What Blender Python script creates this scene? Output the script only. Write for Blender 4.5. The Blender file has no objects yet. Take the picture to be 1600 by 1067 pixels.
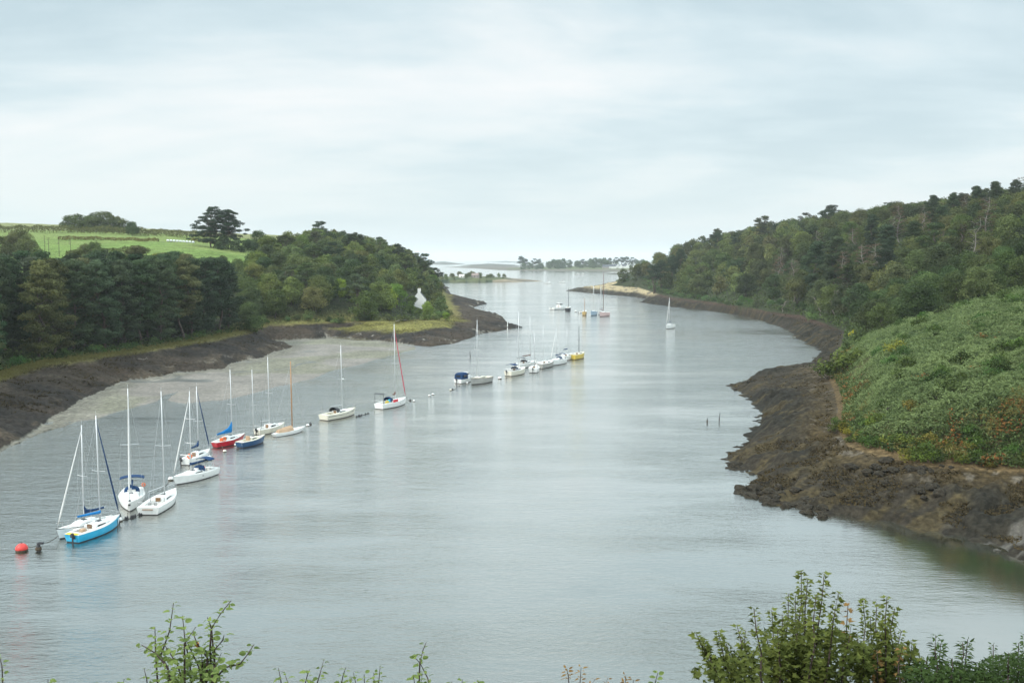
import bpy, math, random
import numpy as np
from mathutils import Vector
R = math.radians
rng = np.random.default_rng(7); random.seed(7)
SC = bpy.context.scene
COL = SC.collection
# ------------------------------------------------------------------ camera
CH, FPX, UC, VC, VH = 30.0, 1555.0, 800.0, 533.5, 404.0
PITCH = math.atan((VC - VH) / FPX)
cam = bpy.data.cameras.new('camera'); cam.lens = FPX / 1600 * 36; cam.sensor_width = 36
cam.clip_start = 0.1; cam.clip_end = 40000
camo = bpy.data.objects.new('camera', cam); COL.objects.link(camo)
camo.location = (0, 0, CH); camo.rotation_euler = (math.pi / 2 - PITCH, 0, 0)
SC.camera = camo
# ------------------------------------------------------------------ light
SUN_EL, SUN_AZ = R(46), R(-118)          # azimuth measured from +Y towards +X
w = bpy.data.worlds.new('World'); SC.world = w; w.use_nodes = True
nt = w.node_tree; N = nt.nodes; Lk = nt.links; N.clear()
def nd(tree, typ, **kw):
    n = tree.nodes.new(typ)
    for k, v in kw.items(): setattr(n, k, v)
    return n
def mixc(tree, fac, a, b, blend='MIX'):
    n = tree.nodes.new('ShaderNodeMix'); n.data_type = 'RGBA'; n.blend_type = blend
    for sock, val in ((n.inputs[0], fac), (n.inputs[6], a), (n.inputs[7], b)):
        if isinstance(val, bpy.types.NodeSocket): tree.links.new(val, sock)
        elif isinstance(val, (int, float)): sock.default_value = val if sock.type == 'VALUE' else (val, val, val, 1)
        else: sock.default_value = (*val, 1)
    return n.outputs[2]
def math_(tree, op, a, b=0.0, c=None, clamp=False):
    n = tree.nodes.new('ShaderNodeMath'); n.operation = op; n.use_clamp = clamp
    for i, val in enumerate((a, b) if c is None else (a, b, c)):
        if isinstance(val, bpy.types.NodeSocket): tree.links.new(val, n.inputs[i])
        else: n.inputs[i].default_value = val
    return n.outputs[0]
def ramp(tree, fac, stops):
    n = tree.nodes.new('ShaderNodeValToRGB'); e = n.color_ramp.elements
    while len(e) < len(stops): e.new(0.5)
    for i, (p, c) in enumerate(stops):
        e[i].position = p; e[i].color = (*c, 1) if not isinstance(c, (int, float)) else (c, c, c, 1)
    tree.links.new(fac, n.inputs[0]); return n.outputs[0]
def noise(tree, vec, scale, detail=4, rough=0.5, dist=0.0):
    n = tree.nodes.new('ShaderNodeTexNoise'); n.inputs['Scale'].default_value = scale
    n.inputs['Detail'].default_value = detail; n.inputs['Roughness'].default_value = rough
    n.inputs['Distortion'].default_value = dist
    if vec is not None: tree.links.new(vec, n.inputs['Vector'])
    return n.outputs['Fac']
sky = nd(nt, 'ShaderNodeTexSky', sky_type='NISHITA', sun_disc=False)
sky.sun_elevation = SUN_EL; sky.sun_rotation = SUN_AZ; sky.air_density = 1.0; sky.dust_density = 2.0
tc = nd(nt, 'ShaderNodeTexCoord')
sp = nd(nt, 'ShaderNodeSeparateXYZ'); Lk.new(tc.outputs['Generated'], sp.inputs[0])
zz = math_(nt, 'ADD', math_(nt, 'MAXIMUM', sp.outputs[2], 0.0), 0.17)
cb = nd(nt, 'ShaderNodeCombineXYZ')
Lk.new(math_(nt, 'DIVIDE', sp.outputs[0], zz), cb.inputs[0]); Lk.new(math_(nt, 'DIVIDE', sp.outputs[1], zz), cb.inputs[1])
cb.inputs[2].default_value = 3.1
mp = nd(nt, 'ShaderNodeMapping'); Lk.new(cb.outputs[0], mp.inputs[0]); mp.inputs['Scale'].default_value = (0.9, 1.25, 1)
mp.inputs['Location'].default_value = (4.3, 0.6, 0)
n1 = noise(nt, mp.outputs[0], 0.55, 6, 0.52, 0.5)
n2 = noise(nt, mp.outputs[0], 1.7, 7, 0.55, 0.3)
cf = math_(nt, 'ADD', math_(nt, 'MULTIPLY', n1, 0.72), math_(nt, 'MULTIPLY', n2, 0.28))
cloud = ramp(nt, cf, [(0.40, (4.1, 5.2, 5.65)), (0.47, (5.1, 6.1, 6.45)), (0.54, (6.6, 7.1, 7.2)), (0.62, (7.75, 7.72, 7.65))])
hz = ramp(nt, sp.outputs[2], [(0.0, 1.0), (0.12, 0.35), (0.3, 0.0)])
c1 = mixc(nt, hz, cloud, (5.95, 6.75, 6.9))
c2 = mixc(nt, 0.10, c1, sky.outputs[0])
up = ramp(nt, sp.outputs[2], [(0.0, 1.0), (0.24, 1.0), (0.6, 1.0), (1.0, 1.0)])
upm = math_(nt, 'MULTIPLY_ADD', ramp(nt, sp.outputs[2], [(0.27, 0.0), (0.6, 1.0)]), 1.5, 1.0)
vm = nd(nt, 'ShaderNodeVectorMath', operation='SCALE'); Lk.new(c2, vm.inputs[0]); Lk.new(upm, vm.inputs[3])
bg = nd(nt, 'ShaderNodeBackground'); Lk.new(vm.outputs[0], bg.inputs[0]); bg.inputs[1].default_value = 0.1
wo = nd(nt, 'ShaderNodeOutputWorld'); Lk.new(bg.outputs[0], wo.inputs[0])
sl = bpy.data.lights.new('sun', 'SUN'); sl.energy = 2.1; sl.angle = R(12); sl.color = (1, 0.965, 0.91)
so = bpy.data.objects.new('sun', sl); COL.objects.link(so)
sd_ = Vector((math.sin(SUN_AZ) * math.cos(SUN_EL), math.cos(SUN_AZ) * math.cos(SUN_EL), math.sin(SUN_EL)))
so.rotation_euler = sd_.to_track_quat('Z', 'Y').to_euler(); so.location = (0, 0, 200)
SC.view_settings.view_transform = 'Standard'; SC.view_settings.look = 'None'
SC.view_settings.exposure = 0.45; SC.view_settings.gamma = 1.0; SC.view_settings.use_curve_mapping = False
SC.cycles.max_bounces = 5; SC.cycles.diffuse_bounces = 2; SC.cycles.glossy_bounces = 2
SC.cycles.transmission_bounces = 2; SC.cycles.volume_bounces = 1; SC.cycles.use_denoising = True
# ------------------------------------------------------------------ geometry of the view: where in the valley a sighted point lies
cp_, sp_ = math.cos(PITCH), math.sin(PITCH)
def ground_at(u, v, z=0.0):
    a, b = (u - UC) / FPX, (VC - v) / FPX
    d = np.array([a, cp_ + b * sp_, b * cp_ - sp_]); k = (z - CH) / d[2]
    return d[0] * k, d[1] * k
def at_depth(u, v, D):
    a, b = (u - UC) / FPX, (VC - v) / FPX
    k = D / (cp_ + b * sp_)
    return a * k, D, CH + k * (b * cp_ - sp_)
def x_of(u, D): return (u - UC) / FPX * D * 1.0
# ------------------------------------------------------------------ noise
def vnoise(x, y, seed=0):
    xi = np.floor(x).astype(np.int64); yi = np.floor(y).astype(np.int64)
    fx = x - xi; fy = y - yi; fx = fx * fx * (3 - 2 * fx); fy = fy * fy * (3 - 2 * fy)
    def h(a, b):
        n = (a * 374761393 + b * 668265263 + seed * 2246822519) & 0xFFFFFFFF
        n = ((n ^ (n >> 13)) * 1274126177) & 0xFFFFFFFF
        return ((n ^ (n >> 16)) & 0xFFFF) / 65535.0
    return (h(xi, yi) * (1 - fx) + h(xi + 1, yi) * fx) * (1 - fy) + (h(xi, yi + 1) * (1 - fx) + h(xi + 1, yi + 1) * fx) * fy
def fbm(x, y, oct=4, seed=0, gain=0.5):
    s = 0; a = 1; t = 0
    for i in range(oct):
        s = s + a * vnoise(x * 2 ** i + 17.3 * i, y * 2 ** i - 9.1 * i, seed + i); t += a; a *= gain
    return s / t
def sstep(a, b, x):
    t = np.clip((x - a) / (b - a), 0, 1); return t * t * (3 - 2 * t)
# ------------------------------------------------------------------ shorelines
def poly(px, z=0.0, extra=()):
    return np.array([ground_at(u, v, z) for u, v in px] + [tuple(e) for e in extra])
def sdist(P, x, y):                     # signed distance, + inside
    d = np.full(x.shape, 1e18); ins = np.zeros(x.shape, bool)
    n = len(P)
    for i in range(n):
        x0, y0 = P[i]; x1, y1 = P[(i + 1) % n]
        ex, ey = x1 - x0, y1 - y0; L2 = ex * ex + ey * ey + 1e-9
        t = np.clip(((x - x0) * ex + (y - y0) * ey) / L2, 0, 1)
        d = np.minimum(d, (x - x0 - t * ex) ** 2 + (y - y0 - t * ey) ** 2)
        if y0 != y1:
            c = (y0 > y) != (y1 > y)
            ins ^= c & (x < (x1 - x0) * (y - y0) / (y1 - y0) + x0)
    d = np.sqrt(d); return np.where(ins, d, -d)
MUD = poly([(-500, 900), (-200, 775), (0, 709), (60, 679), (110, 662), (170, 648), (215, 637), (245, 628), (256, 619), (285, 611), (272, 618), (266, 626), (290, 629),
            (340, 627), (385, 617), (430, 605), (500, 588), (560, 573), (610, 556), (650, 545), (640, 533), (450, 526), (200, 570), (-500, 660)])
A0 = poly([(-500, 880), (-200, 765), (0, 705), (30, 690), (62, 667), (90, 646), (140, 618), (200, 598), (240, 595), (280, 583), (340, 579), (356, 570),
           (400, 563), (430, 553), (456, 543), (440, 539), (418, 536), (428, 533), (480, 531), (520, 529), (570, 532), (620, 537), (669, 541), (704, 537),
           (751, 523), (792, 516), (822, 512), (800, 505), (792, 496), (732, 482), (764, 475), (740, 470), (707, 465), (700, 453)], 0, [(-85, 1190), (-1500, 1350), (-1500, 90)])
A1 = poly([(-500, 730), (-200, 652), (0, 590), (40, 577), (100, 566), (200, 553), (300, 537), (380, 521), (400, 512), (430, 507), (520, 505), (600, 503), (640, 503),
           (690, 500), (705, 494), (706, 480), (700, 469), (694, 457)], 4.5, [(-95, 1170), (-1480, 1320), (-1480, 110)])
B0 = poly([(888, 454.5), (930, 459), (985, 463), (1020, 468), (1003, 472), (1060, 480), (1100, 485), (1150, 492), (1200, 503), (1235, 514), (1252, 524),
           (1245, 528), (1272, 541), (1290, 553), (1268, 563), (1262, 573), (1240, 578), (1180, 588), (1137, 602), (1150, 610), (1192, 640), (1186, 665),
           (1168, 690), (1128, 714), (1190, 740), (1157, 762), (1200, 780), (1300, 800), (1400, 815), (1490, 833), (1560, 852), (1605, 878), (1660, 930), (1700, 1000)],
          0, [(60, 20), (1500, 20), (1500, 1500), (170, 1500), ground_at(960, 441), ground_at(930, 448)])
B1 = poly([(953, 446), (1000, 450), (1020, 456), (1060, 466), (1100, 471), (1160, 480), (1200, 486), (1250, 493), (1285, 505), (1320, 518), (1312, 545),
           (1290, 585), (1302, 612), (1308, 640), (1303, 665), (1325, 697), (1380, 715), (1440, 727), (1500, 735), (1600, 742), (1800, 760)],
          4.5, [(1480, 110), (1480, 1450), (190, 1450), ground_at(965, 442, 4.5)])
C0 = poly([(660, 442), (740, 441.5), (790, 441.5), (850, 439.5), (830, 437.3), (805, 435.5), (790, 433), (660, 433)])
C1 = poly([(665, 438.6), (740, 438.2), (770, 437.6), (799, 436), (798, 434.8), (780, 433.5), (665, 433.5)], 3)
D0 = poly([(690, 417.5), (742, 419.5), (780, 422.3), (830, 423.5), (900, 424), (1000, 424.3), (1090, 424.5)], 0, [(620, 3500), (60, 3400), (-150, 3700)])
D1 = poly([(790, 420.5), (830, 421.3), (900, 421.8), (1000, 422), (1090, 422)], 2, [(600, 3300), (90, 3200)])
SMALL = [poly([(940, 428.6), (1000, 430), (1040, 431), (1040, 428), (990, 427)]),
         poly([(668, 413.2), (700, 413.8), (726, 412.6), (712, 411.3), (690, 410.6), (668, 410.8)]),
         poly([(716, 415.5), (760, 416.8), (822, 416.2), (800, 413.7), (770, 413), (735, 413.6)]),
         poly([(755, 409.6), (790, 410.2), (830, 410.1), (812, 409), (775, 408.8)])]
CTRL = [(-300, 300, 8), (0, 290, 8), (0, 370, 14), (0, 460, 30), (0, 640, 46), (0, 880, 61), (0, 1100, 60), (-300, 460, 30), (-300, 880, 60),
        (200, 320, 8), (200, 380, 14), (200, 470, 31), (200, 640, 44.5), (200, 880, 56), (300, 350, 8), (300, 400, 16), (300, 480, 33), (300, 650, 43.5), (300, 880, 52.6),
        (400, 400, 12), (400, 480, 28), (400, 650, 40), (400, 880, 48.7), (480, 880, 48), (440, 360, 7), (440, 450, 20), (440, 570, 33),
        (560, 380, 6), (560, 460, 18), (560, 580, 30), (560, 700, 35.5), (560, 880, 38), (640, 460, 7), (640, 560, 17), (640, 680, 27), (640, 880, 24),
        (680, 480, 5.5), (690, 560, 8), (680, 700, 15), (680, 900, 10), (500, 1200, 20), (0, 1250, 40),
        (980, 850, 6), (1000, 900, 10), (1030, 760, 6), (1030, 900, 25), (1060, 700, 7), (1060, 870, 30), (1120, 620, 9), (1120, 860, 36), (1120, 740, 24),
        (1180, 540, 9), (1180, 800, 43), (1250, 490, 12), (1250, 600, 32), (1250, 760, 46), (1330, 400, 12), (1330, 700, 50.5), (1400, 400, 20), (1400, 520, 37), (1400, 640, 51),
        (1500, 350, 26), (1500, 450, 40), (1500, 580, 53.5), (1600, 350, 31), (1600, 520, 53), (1750, 350, 42), (1750, 520, 58), (1750, 900, 56), (1300, 1200, 50), (1100, 1200, 30),
        (1330, 290, 7), (1400, 280, 11), (1500, 275, 17), (1600, 285, 22), (1330, 190, 8.5), (1330, 240, 8), (1400, 150, 10), (1400, 220, 14.5), (1500, 125, 11), (1500, 175, 15.5),
        (1500, 235, 17.6), (1600, 125, 13), (1600, 175, 18), (1600, 240, 21.5), (1750, 130, 16), (1750, 240, 26)]
ca = np.array(CTRL, float); cq = np.stack([(ca[:, 0] - UC) / 300, 2.6 * np.log(ca[:, 1])], 1)
def tps(r2): return r2 * np.log(r2 + 1e-9) * 0.5
K = tps(((cq[:, None] - cq[None]) ** 2).sum(-1)) + 0.02 * np.eye(len(cq))
Pm = np.hstack([np.ones((len(cq), 1)), cq]); n_ = len(cq)
SOL = np.linalg.solve(np.block([[K, Pm], [Pm.T, np.zeros((3, 3))]]), np.concatenate([ca[:, 2], np.zeros(3)]))
def hill(x, y):
    yy = np.maximum(y, 60); q0 = np.clip(x / yy * FPX / 300, -4.2, 3.6); q1 = 2.6 * np.log(np.clip(yy, 60, 1500))
    s = SOL[n_] + SOL[n_ + 1] * q0 + SOL[n_ + 2] * q1
    for i in range(n_): s = s + SOL[i] * tps((q0 - cq[i, 0]) ** 2 + (q1 - cq[i, 1]) ** 2)
    return s
def shore(t, z1): return z1 * np.power(np.clip(t, 0, 1), 0.85)
def terrain(x, y, full=False):
    x = np.asarray(x, float); y = np.asarray(y, float)
    wa = np.clip(y * 0.009, 0.3, 5); sc = 1 / np.clip(y * 0.03, 3, 30)
    X = x + wa * (fbm(x * sc, y * sc, 3, 11) - .5) * 2; Y = y + wa * 2.2 * (fbm(x * sc, y * sc, 3, 23) - .5) * 2
    h = np.full(x.shape, -3.0); Z = {}
    dm = sdist(MUD, X, Y); h = np.maximum(h, np.where(dm > 0, np.minimum(0.03 + dm * 0.02, 0.45), -0.25 + dm * .08))
    for nm, p0, p1, z1, w0 in (('A', A0, A1, 4.5, 14.0), ('B', B0, B1, 4.5, 9.0)):
        near = (x < 22) if nm == 'A' else (x > 12)
        d0 = np.full(x.shape, -1e3); d1 = d0.copy()
        d0[near] = sdist(p0, X[near], Y[near]); d1[near] = sdist(p1, X[near], Y[near])
        hh = np.where(d0 > 0, shore(d0 / (d0 + np.maximum(-d1, 0) + 1e-3), z1) + (0.3 * np.exp(-d0 * .0) if nm == 'A' else 0.12), np.maximum(0.1 + d0 * (.12 if nm == 'B' else .5), -3))
        inn = d1 > 0
        if inn.any():
            hv = hill(x[inn], y[inn]); wgt = sstep(0, w0, d1[inn])
            hh[inn] = z1 + .2 + wgt * (np.maximum(hv, z1 + 0.5) - z1 - .2)
        h = np.maximum(h, hh); Z[nm] = (d0, d1)
    far = y > 900
    d0 = np.full(x.shape, -1e3); d1 = d0.copy(); e0 = d0.copy(); e1 = d0.copy(); s0 = d0.copy()
    d0[far] = sdist(C0, x[far], y[far]); d1[far] = sdist(C1, x[far], y[far])
    hc = np.where(d0 > 0, shore(d0 / (d0 + np.maximum(-d1, 0) + 1e-3), 3), -3); hc = np.where(d1 > 0, 3 + 8 * sstep(0, 120, d1) + 3 * (fbm(x / 60, y / 60, 3, 5) - .4), hc)
    h = np.maximum(h, hc)
    e0[far] = sdist(D0, x[far], y[far]); e1[far] = sdist(D1, x[far], y[far])
    he = np.where(e0 > 0, np.minimum(0.3 + e0 * .03, 3.0), -3); he = np.where(e1 > 0, 3 + 12 * sstep(20, 350, e1) + 5 * (fbm(x / 150, y / 150, 3, 6) - .5), he)
    h = np.maximum(h, he)
    for k, P in enumerate(SMALL):
        q = np.full(x.shape, -1e3); q[far] = sdist(P, x[far], y[far]); s0 = np.maximum(s0, q)
        top = (1.5, 26, 7, 9)[k]; rr = (12, 260, 150, 300)[k]
        h = np.maximum(h, np.where(q > 0, top * sstep(-rr * .15, rr, q) * (.35 + 1.1 * fbm(x / (rr * .8), y / (rr * .8), 4, 40 + k)), -3))
    # the bank the viewer stands on
    nb = np.interp(y, [-60, -5, 3, 8, 12, 20, 40, 54, 60], [30, 28.6, 28.2, 25.9, 23.4, 17.5, 5, 0.2, -3]) + np.clip(np.abs(x) - 45, 0, 30) * 0
    h = np.maximum(h, np.where(np.abs(x) < 400, nb, -3))
    if full: return h, Z, dm, (d0, d1, e0, e1, s0), nb
    return h
def zat(x, y): return float(terrain(np.array([x]), np.array([y]))[0])
# ------------------------------------------------------------------ object helpers
def link(o, parent=None):
    COL.objects.link(o)
    if parent is not None: o.parent = parent
    return o
def tag(o, label=None, cat=None, group=None, kind=None):
    if label: o['label'] = label
    if cat: o['category'] = cat
    if group: o['group'] = group
    if kind: o['kind'] = kind
    return o
def empty(name, loc=(0, 0, 0), rz=0.0):
    o = bpy.data.objects.new(name, None); o.empty_display_size = 0.5; o.location = loc; o.rotation_euler = (0, 0, rz); return link(o)
def mesh_np(name, V, F, mats, parent=None, tint=None, col=None, smooth=False, midx=None, wet=None):
    V = np.asarray(V, np.float32); m = bpy.data.meshes.new(name)
    if isinstance(F, np.ndarray): k = F.shape[1]; nf = len(F); tot = np.full(nf, k, np.int32); idx = F.astype(np.int32).ravel()
    else: nf = len(F); tot = np.array([len(f) for f in F], np.int32); idx = np.array([i for f in F for i in f], np.int32)
    m.vertices.add(len(V)); m.vertices.foreach_set('co', V.ravel())
    m.loops.add(len(idx)); m.loops.foreach_set('vertex_index', idx)
    m.polygons.add(nf); st = np.zeros(nf, np.int32); st[1:] = np.cumsum(tot)[:-1]
    m.polygons.foreach_set('loop_start', st); m.polygons.foreach_set('loop_total', tot)
    for mt in (mats if isinstance(mats, (list, tuple)) else [mats]): m.materials.append(mt)
    if midx is not None: m.polygons.foreach_set('material_index', np.asarray(midx, np.int32))
    m.polygons.foreach_set('use_smooth', np.full(nf, smooth))
    if tint is not None: m.attributes.new('tint', 'FLOAT', 'POINT').data.foreach_set('value', np.asarray(tint, np.float32))
    if wet is not None: m.attributes.new('wet', 'FLOAT', 'POINT').data.foreach_set('value', np.asarray(wet, np.float32))
    if col is not None:
        c = np.ones((len(V), 4), np.float32); c[:, :3] = col
        m.attributes.new('albedo', 'FLOAT_COLOR', 'POINT').data.foreach_set('color', c.ravel())
    m.update(calc_edges=True); m.validate()
    return link(bpy.data.objects.new(name, m), parent)
class MB:                               # collects simple solids, builds ONE mesh
    def __init__(s): s.V = []; s.F = []; s.M = []
    def add(s, V, F, mi=0):
        o = len(s.V); s.V += [tuple(map(float, v)) for v in V]; s.F += [tuple(i + o for i in f) for f in F]; s.M += [mi] * len(F); return s
    def box(s, c, d, rz=0, mi=0, taper=1.0):
        hx, hy, hz = d[0] / 2, d[1] / 2, d[2] / 2; V = []
        for z, t in ((-hz, 1), (hz, taper)):
            for x, y in ((-hx, -hy), (hx, -hy), (hx, hy), (-hx, hy)):
                X, Y = x * t, y * t; V.append((c[0] + X * math.cos(rz) - Y * math.sin(rz), c[1] + X * math.sin(rz) + Y * math.cos(rz), c[2] + z))
        return s.add(V, [(0, 3, 2, 1), (4, 5, 6, 7), (0, 1, 5, 4), (1, 2, 6, 5), (2, 3, 7, 6), (3, 0, 4, 7)], mi)
    def tube(s, pts, rad, n=6, mi=0, cap=True):
        pts = [Vector(p) for p in pts]; rad = rad if hasattr(rad, '__len__') else [rad] * len(pts); V = []; F = []
        ref = Vector((0, 0, 1))
        for i, p in enumerate(pts):
            t = (pts[min(i + 1, len(pts) - 1)] - pts[max(i - 1, 0)]).normalized()
            if abs(t.dot(ref)) > 0.95: a = t.cross(Vector((1, 0, 0))).normalized()
            else: a = t.cross(ref).normalized()
            b = t.cross(a)
            for k in range(n):
                an = 2 * math.pi * k / n; V.append(p + a * math.cos(an) * rad[i] + b * math.sin(an) * rad[i])
        for i in range(len(pts) - 1):
            for k in range(n): F.append((i * n + k, i * n + (k + 1) % n, (i + 1) * n + (k + 1) % n, (i + 1) * n + k))
        if cap: F.append(tuple(range(n))[::-1]); F.append(tuple((len(pts) - 1) * n + k for k in range(n)))
        return s.add(V, F, mi)
    def lathe(s, c, prof, n=14, mi=0, axis='z'):
        V = []; F = []
        for r, z in prof:
            for k in range(n):
                an = 2 * math.pi * k / n; p = (r * math.cos(an), r * math.sin(an), z)
                if axis == 'x': p = (p[2], p[0], p[1])
                V.append((c[0] + p[0], c[1] + p[1], c[2] + p[2]))
        for i in range(len(prof) - 1):
            for k in range(n): F.append((i * n + k, i * n + (k + 1) % n, (i + 1) * n + (k + 1) % n, (i + 1) * n + k))
        F.append(tuple(range(n))[::-1]); F.append(tuple((len(prof) - 1) * n + k for k in range(n)))
        return s.add(V, F, mi)
    def build(s, name, mats, parent=None, smooth=False):
        return mesh_np(name, s.V, s.F, mats, parent, midx=s.M, smooth=smooth)
# ------------------------------------------------------------------ materials
MC = {}
def mat_plain(name, col, rough=0.6, var=0.12, scale=3.0, spec=0.5, bump=0.0, metal=0.0):
    if name in MC: return MC[name]
    m = bpy.data.materials.new(name); m.use_nodes = True; t = m.node_tree; b = t.nodes['Principled BSDF']
    co = nd(t, 'ShaderNodeTexCoord').outputs['Object']; f = noise(t, co, scale, 5, 0.6)
    t.links.new(mixc(t, ramp(t, f, [(0.3, 0.0), (0.75, 1.0)]), [c * (1 + var * .4) for c in col], [c * (1 - var * 1.6) for c in col]), b.inputs['Base Color'])
    b.inputs['Roughness'].default_value = rough; b.inputs['Specular IOR Level'].default_value = spec; b.inputs['Metallic'].default_value = metal
    if bump:
        bp = nd(t, 'ShaderNodeBump'); bp.inputs['Strength'].default_value = bump; t.links.new(f, bp.inputs['Height']); t.links.new(bp.outputs[0], b.inputs['Normal'])
    MC[name] = m; return m
def mat_leaf(name, dark, light, trans=0.25, scale=0.35):
    if name in MC: return MC[name]
    m = bpy.data.materials.new(name); m.use_nodes = True; t = m.node_tree; t.nodes.clear()
    at = nd(t, 'ShaderNodeAttribute', attribute_name='tint'); oi = nd(t, 'ShaderNodeObjectInfo')
    co = nd(t, 'ShaderNodeTexCoord').outputs['Object']; f = noise(t, co, scale, 3, 0.6)
    k = math_(t, 'ADD', math_(t, 'MULTIPLY', at.outputs['Fac'], 0.6), math_(t, 'MULTIPLY', f, 0.55), clamp=True)
    c = mixc(t, 1.0, mixc(t, k, dark, light), oi.outputs['Color'], 'MULTIPLY')
    d = nd(t, 'ShaderNodeBsdfPrincipled'); t.links.new(c, d.inputs['Base Color']); d.inputs['Roughness'].default_value = 0.8; d.inputs['Specular IOR Level'].default_value = 0.08
    tr = nd(t, 'ShaderNodeBsdfTranslucent'); t.links.new(c, tr.inputs[0]); mx = nd(t, 'ShaderNodeMixShader'); mx.inputs[0].default_value = trans
    t.links.new(d.outputs[0], mx.inputs[1]); t.links.new(tr.outputs[0], mx.inputs[2]); o = nd(t, 'ShaderNodeOutputMaterial'); t.links.new(mx.outputs[0], o.inputs[0])
    MC[name] = m; return m
# terrain: measured albedo zones in the mesh, fine procedural variation on top
def make_ground_mat():
    m = bpy.data.materials.new('ground_soil_and_rock'); m.use_nodes = True; t = m.node_tree; b = t.nodes['Principled BSDF']
    a = nd(t, 'ShaderNodeAttribute', attribute_name='albedo'); wt = nd(t, 'ShaderNodeAttribute', attribute_name='wet')
    co = nd(t, 'ShaderNodeTexCoord').outputs['Object']
    f1 = noise(t, co, 1.3, 8, 0.65); f2 = noise(t, co, 0.12, 5, 0.6)
    k = ramp(t, f1, [(0.32, 0.35), (0.5, .95), (0.68, 1.8)]); k2 = ramp(t, f2, [(0.3, 0.75), (0.7, 1.25)])
    k = mixc(t, math_(t, 'MULTIPLY', wt.outputs['Fac'], 0.8), k, 1.0)
    c = mixc(t, 1.0, mixc(t, 1.0, a.outputs['Color'], k, 'MULTIPLY'), k2, 'MULTIPLY')
    t.links.new(c, b.inputs['Base Color'])
    t.links.new(math_(t, 'MULTIPLY_ADD', wt.outputs['Fac'], -0.62, 0.98), b.inputs['Roughness'])
    t.links.new(math_(t, 'MULTIPLY_ADD', wt.outputs['Fac'], 0.45, 0.08), b.inputs['Specular IOR Level'])
    bp = nd(t, 'ShaderNodeBump'); bp.inputs['Distance'].default_value = 0.25
    t.links.new(math_(t, 'MULTIPLY_ADD', wt.outputs['Fac'], -0.75, 0.8), bp.inputs['Strength']); t.links.new(f1, bp.inputs['Height']); t.links.new(bp.outputs[0], b.inputs['Normal'])
    return m
def make_water_mat():
    m = bpy.data.materials.new('river_water'); m.use_nodes = True; t = m.node_tree; b = t.nodes['Principled BSDF']
    co = nd(t, 'ShaderNodeTexCoord').outputs['Object']
    def mpd(sx, sy, rz=0.0, loc=(0, 0, 0)):
        q = nd(t, 'ShaderNodeMapping'); t.links.new(co, q.inputs[0]); q.inputs['Scale'].default_value = (sx, sy, 1); q.inputs['Rotation'].default_value = (0, 0, rz); q.inputs['Location'].default_value = loc; return q.outputs[0]
    big = noise(t, mpd(0.006, 0.018, 0.25), 1.0, 4, 0.55); patch = noise(t, mpd(0.03, 0.09, 0.1), 1.0, 4, 0.6)
    w1 = noise(t, mpd(0.8, 2.0, 0.12), 1.0, 3, 0.6, 0.4); w2 = noise(t, mpd(2.6, 5.2, -0.25), 1.0, 4, 0.65, 0.3); w3 = noise(t, mpd(0.18, 0.5, 0.3), 1.0, 3, 0.5)
    calm = nd(t, 'ShaderNodeAttribute', attribute_name='open').outputs['Fac']
    amp = ramp(t, math_(t, 'ADD', math_(t, 'MULTIPLY', big, 0.5), math_(t, 'MULTIPLY', patch, 0.5)), [(0.40, 0.25), (0.58, 1.1)])
    hgt = math_(t, 'ADD', math_(t, 'MULTIPLY', w1, 0.16), math_(t, 'ADD', math_(t, 'MULTIPLY', w2, 0.085), math_(t, 'MULTIPLY', w3, 0.22)))
    bp = nd(t, 'ShaderNodeBump'); bp.inputs['Distance'].default_value = 1.0
    t.links.new(math_(t, 'MULTIPLY', math_(t, 'MULTIPLY', amp, calm), 0.75), bp.inputs['Strength']); t.links.new(hgt, bp.inputs['Height'])
    t.nodes.remove(b); df = nd(t, 'ShaderNodeBsdfDiffuse'); gl = nd(t, 'ShaderNodeBsdfGlossy'); gl.inputs['Roughness'].default_value = 0.09; fr = nd(t, 'ShaderNodeFresnel'); fr.inputs[0].default_value = 1.34
    for q in (gl, fr): t.links.new(bp.outputs[0], q.inputs['Normal'])
    gl.inputs['Color'].default_value = (1, .98, .945, 1)
    t.links.new(mixc(t, patch, (0.020, 0.027, 0.017), (0.030, 0.038, 0.026)), df.inputs['Color'])
    mx = nd(t, 'ShaderNodeMixShader'); t.links.new(ramp(t, fr.outputs[0], [(0.02, .14), (.10, .41), (.20, .70), (.38, .93), (.8, .97)]), mx.inputs[0]); t.links.new(df.outputs[0], mx.inputs[1]); t.links.new(gl.outputs[0], mx.inputs[2])
    t.links.new(mx.outputs[0], t.nodes['Material Output'].inputs[0])
    return m
GM = make_ground_mat(); WM = make_water_mat()
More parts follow.
